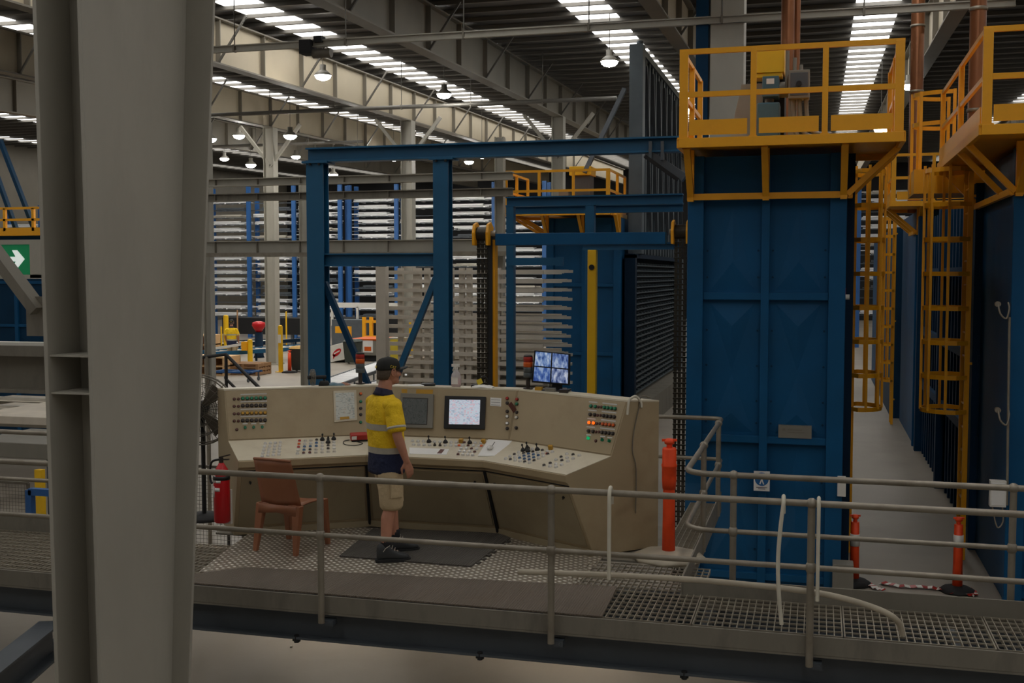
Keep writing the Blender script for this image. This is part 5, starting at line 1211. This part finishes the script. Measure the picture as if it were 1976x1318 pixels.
# pine crates and pallets
def crate(px,py,w,h,d,nsh,ndiv,lab,mt='pine'):
    p=at(px,py,Z=GZ); g=thing('wooden_crate',lab,'crate',p); m=K[mt]
    for k in range(nsh+1): z=GZ+h*k/nsh; MB().box(p.x-w/2,p.x+w/2,p.y-d/2,p.y+d/2,z,z+.05).build('shelf_board',m,g)
    for k in range(ndiv+1): x=p.x-w/2+(w-.06)*k/ndiv; MB().box(x,x+.06,p.y-d/2+.01,p.y+d/2-.01,GZ+.05,GZ+h).build('divider',m,g)
    MB().box(p.x-w/2,p.x+w/2,p.y+d/2-.04,p.y+d/2,GZ,GZ+h).build('back_board',m,g)
crate(410,722,1.6,.62,1.2,2,3,'pale pine open-fronted crate in front, left of the blue trolley')
crate(385,700,1.4,1.1,1.0,3,1,'taller pine crate behind at the column edge')
def pallet(px,py,lab,z0=0,rz=0,mt='pined'):
    p=at(px,py,Z=GZ); g=thing('wooden_pallet',lab,'pallet',(p.x,p.y,GZ+z0))
    for k in range(6): MB().box(p.x-.6,p.x+.6,p.y-.5+k*.18,p.y-.5+k*.18+.1,GZ+z0+.11,GZ+z0+.135).build('deck_board',K[mt],g)
    for k in range(3): x=p.x-.6+k*.55; MB().box(x,x+.1,p.y-.5,p.y+.5,GZ+z0+.02,GZ+z0+.11).build('stringer',K[mt],g)
    for k in(0,3,5): MB().box(p.x-.6,p.x+.6,p.y-.5+k*.18,p.y-.5+k*.18+.1,GZ+z0,GZ+z0+.02).build('bottom_board',K[mt],g)
pallet(482,722,'bottom weathered pallet of the low stack right of the pine crate'); pallet(482,722,'middle weathered pallet of the low stack right of the pine crate',.14); pallet(482,722,'top weathered pallet of the low stack right of the pine crate',.28)
p=at(455,735,Z=GZ); g=thing('blue_trolley','low blue frame trolley in front of the pine crate','trolley',p)
for s in(-.35,.35): MB().bar((p.x-.7,p.y+s,GZ+.32),(p.x+.75,p.y+s+.1,GZ+.32),.05,.06).build('side_rail',K['rackblue'],g)
for s in(-.65,0,.65): MB().bar((p.x+s,p.y-.35,GZ+.32),(p.x+s,p.y+.4,GZ+.32),.05,.05).build('cross_rail',K['rackblue'],g)
for sx in(-.6,.65):
    for sy in(-.33,.38): MB().cyl((p.x+sx,p.y+sy,GZ+.1),(p.x+sx,p.y+sy,GZ+.32),.03).cyl((p.x+sx-.02,p.y+sy,GZ+.07),(p.x+sx+.02,p.y+sy,GZ+.07),.07).build('castor_leg',K['dkbeam'],g)
# black stair handrail behind the console
Yh=12.0; pts=[at(370,692,Y=Yh),at(436,684,Y=Yh),at(520,768,Y=Yh)]
g=thing('stair_handrail','black sloping stair handrail behind the left end of the console','handrail',(pts[1].x,Yh,GZ))
MB().tube(pts,.022,10).build('rail',K['darkrail'],g); MB().tube([at(437,732,Y=Yh),at(470,765,Y=Yh),at(520,815,Y=Yh)],.018,8).build('mid_rail',K['darkrail'],g)
for px in(400,): v=at(px,688,Y=Yh); MB().cyl((v.x,Yh,GZ),v,.025).build('post',K['galv'],g)
v=pts[1]; MB().cyl((v.x,Yh,GZ),v,.02).build('post',K['darkrail'],g)
# rails in front of the tray stack
for i,(a_,c_,lab) in enumerate((((630,742),(748,700),'dark roller track running across the floor behind the operator'),((700,752),(860,706),'second roller track nearer the operator'))):
    a=at(*a_,Z=GZ+.3);c=at(*c_,Z=GZ+.3); a.z=c.z=GZ; d=(c-a).normalized(); n=V((-d.y,d.x,0)); g=thing('roller_track',lab,'track',(a+c)/2); L=(c-a).length
    for s in(-.45,.45): MB().bar(a+n*s+V((0,0,.3)),c+n*s+V((0,0,.3)),.06,.1).build('side_rail',K['dkbeam'],g)
    k=.2
    b=MB()
    while k<L: b.cyl(a+d*k-n*.44+V((0,0,.3)),a+d*k+n*.44+V((0,0,.3)),.035,None,8); k+=.25
    b.build('rollers',K['alu'],g); k=.3
    while k<L: MB().cyl(a+d*k-n*.45,a+d*k-n*.45+V((0,0,.3)),.03,None,8).cyl(a+d*k+n*.45,a+d*k+n*.45+V((0,0,.3)),.03,None,8).build('leg_pair',K['dkbeam'],g); k+=1.3
# ================================================================ LEFT EDGE
p=at(30,500,Y=14); x1=at(61,500,Y=14).x; z0=at(30,530,Y=14).z; z1=at(30,472,Y=14).z
g=thing('exit_sign','green exit sign with white arrow hanging at the left edge','exit sign',(x1-.45,14,z0))
MB().box(x1-1.0,x1,13.98,14.04,z0,z1).build('panel',K['signgreen'],g)
ax=at(30,500,Y=13.97); u=.155; zc=ax.z
MB().prism([(ax.x-u*.95,13.975,zc-.035),(ax.x-.0,13.975,zc-.035),(ax.x-.06,13.975,zc-.13),(ax.x+.03,13.975,zc-.13),(ax.x+u,13.975,zc),(ax.x+.03,13.975,zc+.13),(ax.x-.06,13.975,zc+.13),(ax.x,13.975,zc+.035),(ax.x-u*.95,13.975,zc+.035)],(0,-.004,0)).build('arrow',K['signwhite'],g)
MB().box(x1-.75,x1-.48,13.97,13.976,z0+.08,z1-.06).build('door_symbol',K['signwhite'],g)
xe=at(84,500,Y=14).x
b=MB(); b.box(x1-1.1,xe,13.96,14.1,z1,z1+.07).box(x1,xe,13.96,14.1,z0-.05,z1).box(x1-1.1,xe,13.96,14.1,z0-.06,z0); b.build('frame',K['col'],g)
for x in(x1-.9,xe-.05): MB().cyl((x,14.03,z1+.06),(x,14.03,zr(14)+.1),.012,None,6).build('hanger_rod',K['purlin'],g)
a=at(0,535,Y=20);c=at(100,535,Y=20); g=thing('blue_cabinet','large blue panelled enclosure behind the exit sign at the left edge','enclosure',((a.x+c.x)/2,20,GZ))
MB().box(a.x-2,c.x,20,22,GZ,a.z).build('body',K['towerdk'],g)
for px in(-20,34,92): x=at(px,600,Y=20).x; MB().box(x-.04,x+.04,19.95,20,GZ,a.z).build('rib',K['tower'],g)
for py in(545,628): z=at(40,py,Y=20).z; MB().box(a.x-2,c.x,19.96,20,z-.03,z+.03).build('rail',K['tower'],g)
a=at(-40,447,Y=33);c=at(90,447,Y=33); zt=at(20,402,Y=33).z
g=thing('access_platform','distant yellow railed platform above the exit sign at the left','platform',((a.x+c.x)/2,34,a.z))
MB().box(a.x-2,c.x,33,35,a.z-.15,a.z+.12).build('deck',K['yel'],g)
for px in(8,63,88): x=at(px,430,Y=33).x; MB().box(x-.05,x+.05,33,33.1,a.z,zt).build('post',K['yel'],g)
for f in(.5,1): MB().box(a.x-2,c.x,33,33.08,a.z+(zt-a.z)*f-.04,a.z+(zt-a.z)*f+.04).build('rail',K['yel'],g)
MB().box(a.x-1,c.x-.3,33.3,35,GZ,a.z-.15).build('support_body',K['towerdk'],g)
g=thing('blue_strut','dark blue crossed struts at the left edge above the yellow platform','strut',at(60,446,Y=33.5))
for p_,q_ in(((0,270),(68,447)),((-20,300),(33,447))): MB().bar(at(*p_,Y=33.5),at(*q_,Y=33.5),.12,.16,(0,1,0)).build('strut',K['towerdk'],g)
# lower-left machinery seen between the rails
def slab(name,px0,py0,px1,py1,Y,d,lab,cat,mt,bev=.01,legs=True):
    a=at(px0,py0,Y=Y);c=at(px1,py1,Y=Y); g=thing(name,lab,cat,((a.x+c.x)/2,Y,GZ)); MB().box(min(a.x,c.x),max(a.x,c.x),Y,Y+d,min(a.z,c.z),max(a.z,c.z)).build('bed',mt,g,bev)
    if legs:
        for x in(a.x+.1,c.x-.1): MB().box(x-.05,x+.05,Y+.05,Y+.15,GZ,min(a.z,c.z)).build('leg',K['dkbeam'],g)
    return g
slab('grey_machine_table',-60,850,104,888,12.2,1.2,'grey machine table beyond the left railing','table',K['grbox'])
slab('grey_roller_bed',-60,800,104,822,14.5,2.2,'long grey roller bed farther beyond the left railing','roller bed',K['rackgrey'])
for i,(py,Y_) in enumerate(((760,18),(775,17),(792,16))):
    a=at(-40,py,Y=Y_);c=at(110,py-6,Y=Y_)
    for j in range(3):
        z=a.z-.1*j; o=MB().box(a.x,c.x+random.uniform(-.3,.2),Y_-.4+.2*j,Y_-.25+.2*j,z-.06,z).build('stacked_profile',K['alud']); 
        tag(o,'dull aluminium profile lying in the low stacks at the left edge','profile','low profile stacks at the left edge')
    g=slab('profile_stand',-40,py+12,110,py+18,Y_-.5,.9,('rearmost','middle','nearest')[i]+' grey stand under the profile stacks at the left edge','stand',K['rackgrey'])
g=thing('trestle','small blue steel frame below the left walkway beside the column','frame',at(75,1015,Z=GZ)); Yb=at(75,1015,Z=GZ).y
a=at(60,1016,Y=11);c=at(110,948,Y=11)
MB().box(a.x-.04,a.x+.04,10.96,11.04,GZ,c.z).box(a.x,c.x+.3,10.96,11.04,c.z-.06,c.z+.02).box(c.x+.25,c.x+.33,10.96,11.04,GZ,c.z).build('frame',K['rackblue'],g)
a=at(77,925,Y=11.4); g=thing('yellow_bollard_post','yellow post below the left walkway beside the blue frame','post',(a.x,11.4,GZ)); MB().box(a.x-.045,a.x+.045,11.36,11.44,GZ,a.z+.12).build('post',K['yel2'],g); MB().box(a.x-.08,a.x+.08,11.32,11.48,GZ,GZ+.02).build('foot',K['yel2'],g)
a=at(-30,928,Y=11.6);c=at(56,995,Y=11.6); g=thing('mesh_panel','square wire mesh guard panel below the left walkway','mesh panel',((a.x+c.x)/2,11.6,GZ))
b=MB(); x=a.x
while x<c.x: b.cyl((x,11.6,GZ+.05),(x,11.6,a.z),.0025,None,4); x+=.045
z=GZ+.05
while z<a.z: b.cyl((a.x,11.6,z),(c.x,11.6,z),.0025,None,4); z+=.045
b.build('mesh',K['fanw'],g); MB().bar((a.x,11.6,a.z),(c.x,11.6,a.z),.03,.03).bar((c.x,11.6,GZ),(c.x,11.6,a.z),.03,.03).bar((a.x,11.6,GZ),(a.x,11.6,a.z),.03,.03).build('frame',K['fanw'],g)
a=at(395,900,Y=11.5);c=at(425,985,Y=11.5); g=thing('mesh_panel','square wire mesh guard panel between the column and the extinguisher','mesh panel',((a.x+c.x)/2,11.5,GZ))
b=MB(); x=a.x-.3
while x<c.x+.3: b.cyl((x,11.5,GZ+.05),(x,11.5,a.z),.0025,None,4); x+=.045
z=GZ+.05
while z<a.z: b.cyl((a.x-.3,11.5,z),(c.x+.3,11.5,z),.0025,None,4); z+=.045
b.build('mesh',K['fanw'],g); MB().bar((a.x-.3,11.5,a.z),(c.x+.3,11.5,a.z),.03,.03).bar((c.x+.3,11.5,GZ),(c.x+.3,11.5,a.z),.03,.03).bar((a.x-.3,11.5,GZ),(a.x-.3,11.5,a.z),.03,.03).build('frame',K['fanw'],g)
# beam under the walkway at lower left
a=at(112,1188,Z=-.36);c=at(-10,1285,Z=-.36); d=(a-c); a2=a+d*.1; a2=a-d*.12; c2=c-d*1.6
g=thing('support_beam','dark beam with lit top running to the walkway at lower left','beam',(a+c)/2)
MB().ibeam(V((c2.x,c2.y,-.5)),V((a2.x,a2.y,-.5)),.2,.28,.02,.015).build('beam',K['dkbeam'],g)
MB().bar((a.x,a.y,-.6),(a.x-.7,a.y-.6,GZ),.08,.1).build('brace',K['dkbeam'],g)
o=MB().lathe(at(562,1249,Z=GZ),[(.012,0),(.014,.008),(.008,.014)],8).build('floor_scrap',K['white']); tag(o,'tiny white scrap on the floor under the walkway','scrap')

# batten lamps added unseen below the platform deck to brighten the floor there
for i,(x,y) in enumerate(((-4.6,10.4),(-2.2,10.4))):
    g=thing('fill_lamp','batten lamp added unseen under the operator platform, '+('left' if i==0 else 'right')+' one','lamp',(x,y,-.12))
    MB().box(x-.6,x+.6,y-.06,y+.06,-.09,-.031).build('housing',K['grbox'],g); MB().box(x-.58,x+.58,y-.04,y+.04,-.12,-.09).build('tube',K['fill'],g)
# ================================================================ PERSON
def make_person(label,loc,rz):
    R=thing('person',label,'person',loc); R.rotation_euler=(0,0,rz)
    def pt(mb,name,mt,parent=R,bevel=0,remesh=0,sub=0):
        o=mb.build(name,mt,None,bevel,remesh,origin=(0,0,0)); o.parent=parent; o.location=(0,0,0)
        if sub: s=o.modifiers.new('subdivision','SUBSURF'); s.levels=s.render_levels=sub
        return o
    # joints
    hipR,kneeR,ankR=V((.09,0,.92)),V((.115,.0,.50)),V((.13,-.075,.10))
    hipL,kneeL,ankL=V((-.09,.02,.92)),V((-.10,.12,.50)),V((-.12,.16,.10))
    b=MB()
    for h,k,a in((hipR,kneeR,ankR),(hipL,kneeL,ankL)):
        b.cap(h,k,.088,.058); c=k.lerp(a,.3)+V((0,-.018,0)); b.cap(k,c,.055,.06); b.cap(c,a,.06,.038); b.cap(a,a+V((0,.12,-.05)),.036,.035); b.ell(k+V((0,.02,0)),(.05,.05,.06))
    b.ell((0,0,.96),(.165,.12,.13)); b.ell((0,.015,1.1),(.16,.125,.16)); b.ell((0,.0,1.3),(.185,.125,.2)); b.cap((-.13,-.01,1.39),(.13,-.01,1.39),.055,.055)
    b.cap((0,-.015,1.42),(0,.01,1.58),.068,.062)
    # head: cranium, jaw, nose, brow, ears
    H=V((0,.035,1.675)); b.ell(H,(.078,.1,.108)); b.ell(H+V((0,.035,-.065)),(.058,.068,.062)); b.ell(H+V((0,.085,-.10)),(.026,.022,.02))
    b.cap(H+V((0,.098,-.0)),H+V((0,.118,-.036)),.011,.015); b.ell(H+V((0,.088,.022)),(.055,.02,.014)); b.ell(H+V((0,.093,-.068)),(.024,.014,.007)); b.ell(H+V((0,.09,-.079)),(.022,.014,.007))
    for s in(-1,1): b.ell(H+V((s*.046,.066,-.03)),(.026,.03,.026))
    b2=b
    # arms and hands
    def arm(s,sh,el,wr,knu,palmn):
        b.cap(sh,el,.052,.043); c=el.lerp(wr,.3); b.cap(el,c,.042,.045); b.cap(c,wr,.044,.028)
        d=(knu-wr).normalized(); side=d.cross(palmn).normalized() # across palm
        pw=.036
        for t in(-1,-.35,.35,1): b.cap(wr+side*t*.014,knu+side*t*pw*.8,.017,.0135)
        for t,L,cu in((-1,.072,.35),(-.35,.082,.4),(.35,.078,.45),(1,.062,.5)):
            p=knu+side*t*pw*.82; d1=(d+palmn*cu*.4).normalized(); q=p+d1*L*.45; d2=(d+palmn*cu*1.3).normalized(); q2=q+d2*L*.32; d3=(d+palmn*cu*2.2).normalized(); q3=q2+d3*L*.25
            b.cap(p,q,.0105,.0095,8); b.cap(q,q2,.0095,.009,8); b.cap(q2,q3,.009,.0078,8)
        th=wr+d*.025+side*(-1)*.03; fw=(d*.6-side*.65+palmn*.35).normalized(); t1=th+fw*.04; t2=t1+(d*.9-side*.1+palmn*.3).normalized()*.032; t3=t2+(d+palmn*.35).normalized()*.022
        b.cap(wr+d*.01-side*.012,t1,.018,.0125,8); b.cap(t1,t2,.0125,.011,8); b.cap(t2,t3,.011,.009,8)
    arm(1,V((.185,-.01,1.385)),V((.255,-.01,1.13)),V((.262,.075,.90)),V((.258,.105,.815)),V((-1,.05,.0)).normalized())
    arm(-1,V((-.185,-.01,1.385)),V((-.25,.03,1.13)),V((-.235,.16,.93)),V((-.225,.20,.85)),V((1,.05,.0)).normalized())
    body=pt(b,'body',K['skin'],R,0,.0065)
    for s in(-1,1):
        e=pt(MB().ell(H+V((s*.03,.092,.004)),(.0125,.01,.009)),'eye',K['white']); pt(MB().ell(H+V((s*.03,.101,.004)),(.0055,.003,.0055)),'iris',K['dk'],e)
        er=MB(); er.tube([H+V((s*(.079+.004),.012+.024*math.cos(a)*.75,-.008+.032*math.sin(a))) for a in [2*PI*k/14 for k in range(14)]],.007,6,True); er.ell(H+V((s*.077,.016,-.01)),(.008,.016,.024)); er.ell(H+V((s*.08,.02,-.036)),(.007,.009,.009)); pt(er,'ear',K['skin'],R)
    # glasses arm and lens rim
    g=MB(); g.bar(H+V((.084,-.0,.014)),H+V((.07,.1,.006)),.003,.006); g.bar(H+V((-.084,0,.014)),H+V((-.07,.1,.006)),.003,.006)
    for s in(-1,1): g.tube([H+V((s*.036+.026*math.cos(a),.115,.0+.018*math.sin(a))) for a in [2*PI*k/14 for k in range(14)]],.002,5,True)
    pt(g,'glasses',K['dkbtn'])
    # hair below the cap
    hr=MB(); hr.ell(H+V((0,-.012,-.008)),(.0815,.094,.1)); 
    hb=MB(); N=20
    rings=[]
    for z,r,y in((-.072,.064,-.032),(-.04,.079,-.018),(.0,.084,-.008),(.03,.085,0)): rings.append([H+V((r*math.cos(a)*1.0,y+r*1.12*math.sin(a),z)) for a in [PI*1.02+PI*.96*k/N for k in range(N+1)]]+[H+V((r*.93*math.cos(a),y+r*1.04*math.sin(a),z)) for a in [PI*1.98-PI*.96*k/N for k in range(N+1)]])
    pt(hb.loft(rings),'hair',K['hair'])
    # cap
    c=MB(); c.loft([[H+V((.087*f*math.cos(a),.112*f*math.sin(a)-.0,z)) for a in [2*PI*k/24 for k in range(24)]] for z,f in((.012,.99),(.03,1.01),(.06,.98),(.085,.9),(.105,.75),(.118,.5),(.124,.2))]); cp_=pt(c,'cap',K['cap'])
    br=[]
    for i in range(6):
        row=[]
        for j in range(11):
            a=PI*(.14+.72*j/10); f=i/5; row.append(H+V((.086*math.cos(a)*(1+.02*f),.108*math.sin(a)+f*.085*math.sin(a),.022-.018*f*0+.012*f-.03*(math.cos(a))**2*f)))
        br.append(row)
    pt(MB().sheet(br,.004),'cap_brim',K['cap'],cp_)
    pt(MB().ell(H+V((0,0,.125)),(.008,.008,.005)),'cap_button',K['cap'],cp_)
    def lab(a,z,size,tilt=0):
        n=V((math.cos(a)/.087,math.sin(a)/.112,0)).normalized(); r=V((-n.y,n.x,0)); p=H+V((.088*1.0*math.cos(a),.113*math.sin(a),z))+n*.001; up=(V((0,0,1))-n*.12+r*tilt).normalized(); r=up.cross(n)
        me=text_mesh('CAT',size,.0015); me.materials.clear(); me.materials.append(K['capy']); 
        me.transform(M4(((r.x,up.x,n.x,p.x),(r.y,up.y,n.y,p.y),(r.z,up.z,n.z,p.z),(0,0,0,1))))
        o=bpy.data.objects.new('cap_lettering',me); COL.objects.link(o); o.parent=cp_
    lab(-PI/2-.15,.04,.032); lab(.05,.04,.032,.25)
    # shirt
    def ring(cx_,cy_,rx,ry,z,n=28,pw=2.4,wob=0,ph=0):
        out=[]
        for k in range(n):
            a=2*PI*k/n; ca,sa=math.cos(a),math.sin(a); f=(abs(ca)**pw+abs(sa)**pw)**(-1/pw); w=1+wob*math.sin(5*a+ph)+wob*.7*math.sin(9*a+2.3*ph)
            out.append(V((cx_+rx*ca*f*w,cy_+ry*sa*f*w,z)))
        return out
    TR=[(.752,.196,.15,.012,.025),(.80,.196,.152,.012,.02),(.87,.19,.152,.014,.016),(.95,.186,.15,.016,.012),(1.03,.187,.15,.014,.01),(1.12,.192,.15,.006,.01),(1.22,.199,.148,.0,.008),(1.31,.204,.143,-.006,.006),(1.38,.2,.128,-.012,.004),(1.425,.172,.105,-.016,.002),(1.46,.115,.088,-.014,0),(1.485,.078,.075,-.008,0)]
    def tr(z):
        for a,c in zip(TR,TR[1:]):
            if a[0]<=z<=c[0]:
                t=(z-a[0])/(c[0]-a[0]); return [a[i]*(1-t)+c[i]*t for i in range(1,5)]
    s=MB(); s.loft([ring(0,y,rx,ry,z,28,2.3,w,z*23) for z,rx,ry,y,w in TR])
    def sleeve(mb,s_,sh,el,f=1.0,t0=-.15,t1=.92,mt=None,extra=0):
        d=(el-sh).normalized(); u=d.cross(V((0,1,0))).normalized(); w=d.cross(u); L=(el-sh).length; rings=[]
        T=[-.12,.0,.15,.35,.55,.75,t1] if mt is None else [t0,(t0+t1)/2,t1]
        for k,t in enumerate(T):
            r=.074+.008*t+extra-(.02 if t<-.05 else 0); p=sh+d*L*t
            rings.append([p+(u*math.cos(a)*r+w*math.sin(a)*r*1.08)*(1+.02*math.sin(4*a+k*1.7)*(1 if mt is None else 0)) for a in [2*PI*j/20 for j in range(20)]])
        mb.loft(rings)
    shR,elR=V((.18,-.012,1.395)),V((.262,-.01,1.13)); shL,elL=V((-.18,-.012,1.395)),V((-.255,.03,1.13))
    sleeve(s,1,shR,elR); sleeve(s,-1,shL,elL)
    for sg in(-1,1): s.ell((sg*.165,-.012,1.395),(.075,.095,.062))
    sh=pt(s,'shirt',K['shirt'],R,0,0,1)
    # reflective tapes
    def band(z0,z1,tiltf=0):
        t=MB(); rs=[]
        for z in(z0,(z0+z1)/2,z1):
            rx,ry,y,w=tr(z); rs.append(ring(0,y,rx*1.006+.002,ry*1.006+.002,z,28,2.3,w,z*23))
        # smooth like subdivided shirt: shrink slightly
        t.loft(rs,True,False); return pt(t,'reflective_tape',K['tape'],sh,0,0,1)
    band(1.165,1.22); band(.958,1.012)
    for s_,a,c in((1,shR,elR),(-1,shL,elL)):
        t=MB(); sleeve(t,s_,a,c,1,.66,.82,'x',.0035); pt(t,'sleeve_tape',K['tape'],sh,0,0,1)
    # collar
    c=MB(); rs=[]
    for z,f,dz in((1.455,1.28,.0),(1.48,1.08,.0),(1.505,.94,.0),(1.52,.9,.0),(1.50,.86,0)):
        rs.append([V((.085*f*math.cos(a),-.006+.08*f*math.sin(a)+.0,z-.018*math.sin(a)*(1)-.0)) for a in [2*PI*k/24 for k in range(24)]])
    pt(c.loft(rs),'collar',K['collar'],sh)
    # shorts
    b=MB(); b.loft([ring(0,.012,.178,.132,.76,28),ring(0,.012,.172,.13,.9,28),ring(0,.012,.16,.12,1.0,28)])
    for h,k,sg in((hipR,kneeR,1),(hipL,kneeL,-1)):
        d=(k-h).normalized(); rs=[]
        for t,rx,ry in((-.02,.085,.11),(.3,.094,.116),(.6,.102,.116),(.95,.102,.11),(1.14,.1,.106)):
            p=h+d*(k-h).length*t; w=.0 if t<0 else .018; rs.append([V((p.x+rx*math.cos(a)*(1+w*math.sin(5*a+t*9)),p.y+ry*math.sin(a)*(1+w*math.sin(4*a+t*7)),p.z)) for a in [2*PI*j/22 for j in range(22)]])
        b.loft(rs)
    so=pt(b,'shorts',K['khaki'],R,0,0,1)
    pk=MB(); d=(kneeR-hipR); p=hipR+d*.62; pk.loft([[V((p.x+.1,p.y-.06,p.z-.09)),V((p.x+.1,p.y+.06,p.z-.09)),V((p.x+.1,p.y+.06,p.z+.08)),V((p.x+.1,p.y-.06,p.z+.08))],[V((p.x+.118,p.y-.055,p.z-.085)),V((p.x+.118,p.y+.055,p.z-.085)),V((p.x+.118,p.y+.055,p.z+.075)),V((p.x+.118,p.y-.055,p.z+.075))]],False); pt(pk,'cargo_pocket',K['khaki'],so,.008)
    # socks and boots
    for k,a,yaw in((kneeR,ankR,-.35),(kneeL,ankL,-.2)):
        s=MB(); d=(k-a).normalized(); s.loft([[V((p.x+r*math.cos(t),p.y+r*1.05*math.sin(t),p.z)) for t in [2*PI*j/16 for j in range(16)]] for p,r in((a+d*.02,.046),(a+d*.08,.046),(a+d*.12,.047))]); pt(s,'sock',K['sock'])
        Rz=M4.Rotation(yaw,3,'Z'); o=V((a.x,a.y,0)); L=lambda x,y,z:o+Rz@V((x,y,z))
        s=MB(); prof=[(-.075,.035,.02,.125),(-.06,.042,.018,.165),(-.02,.047,.018,.175),(.03,.047,.018,.165),(.06,.046,.018,.115),(.11,.05,.018,.088),(.16,.051,.018,.074),(.2,.042,.02,.062),(.218,.022,.025,.048)]
        rs=[]
        for y,w,z0,z1 in prof: 
            rs.append([L(w*(1 if abs(math.cos(t))>.0 else 1)*math.copysign(abs(math.cos(t))**.7,math.cos(t)),y,(z0+z1)/2+(z1-z0)/2*math.copysign(abs(math.sin(t))**.7,math.sin(t))) for t in [2*PI*j/16 for j in range(16)]])
        s.loft(rs); bo=pt(s,'boot',K['boot'],R,0,0,1)
        s=MB(); out=[(-.085,.03),(-.06,.046),(0,.047),(.06,.047),(.12,.055),(.17,.055),(.21,.042),(.228,.018)]
        poly=[L(w,y,0) for y,w in out]+[L(-w,y,0) for y,w in out[::-1]]; s.prism(poly,(0,0,.03)); pt(s,'boot_sole',K['rubber'],bo,.005)
        s=MB()
        for j in range(4): y=.035+j*.022; z=.15-j*.021; s.tube([L(-.03,y,z-.01),L(0,y+.012,z+.012),L(.03,y,z-.01)],.0035,6)
        s.tube([L(.046,-.02,.1),L(.05,.0,.13),L(.04,.04,.15)],.003,6); pt(s,'laces',K['tape'],bo)
    return R
man=make_person('person in yellow and navy hi-vis shirt, khaki shorts and black cap standing at the console',(-3.70,9.24,0.0),-.72)
pb=at(447,690,Y=40)
m2=copy_tree(man,(at(447,650,Y=40).x,40,GZ),.4,1.0,'distant person in yellow shirt beyond the pallets beside the thick yellow post')
EXPO=-0.8
# ================================================================ LIGHT, CAMERA
w=bpy.data.worlds.new('world'); SC.world=w; w.use_nodes=True
bg=w.node_tree.nodes['Background']; bg.inputs[0].default_value=(1.0,.93,.84,1); bg.inputs[1].default_value=.16
cam=bpy.data.cameras.new('camera'); co=bpy.data.objects.new('camera',cam); COL.objects.link(co)
cam.sensor_fit='HORIZONTAL'; cam.sensor_width=36; cam.lens=FPX/1976*36; cam.clip_end=300; cam.clip_start=.05
co.location=CO
m=M4((CR,CU,-CF)).transposed().to_4x4(); m.translation=CO; co.matrix_world=m
SC.camera=co
vs=SC.view_settings; SC.display_settings.display_device='sRGB'; vs.view_transform='Standard'; vs.look='None'; vs.gamma=1; vs.use_curve_mapping=False; vs.exposure=EXPO
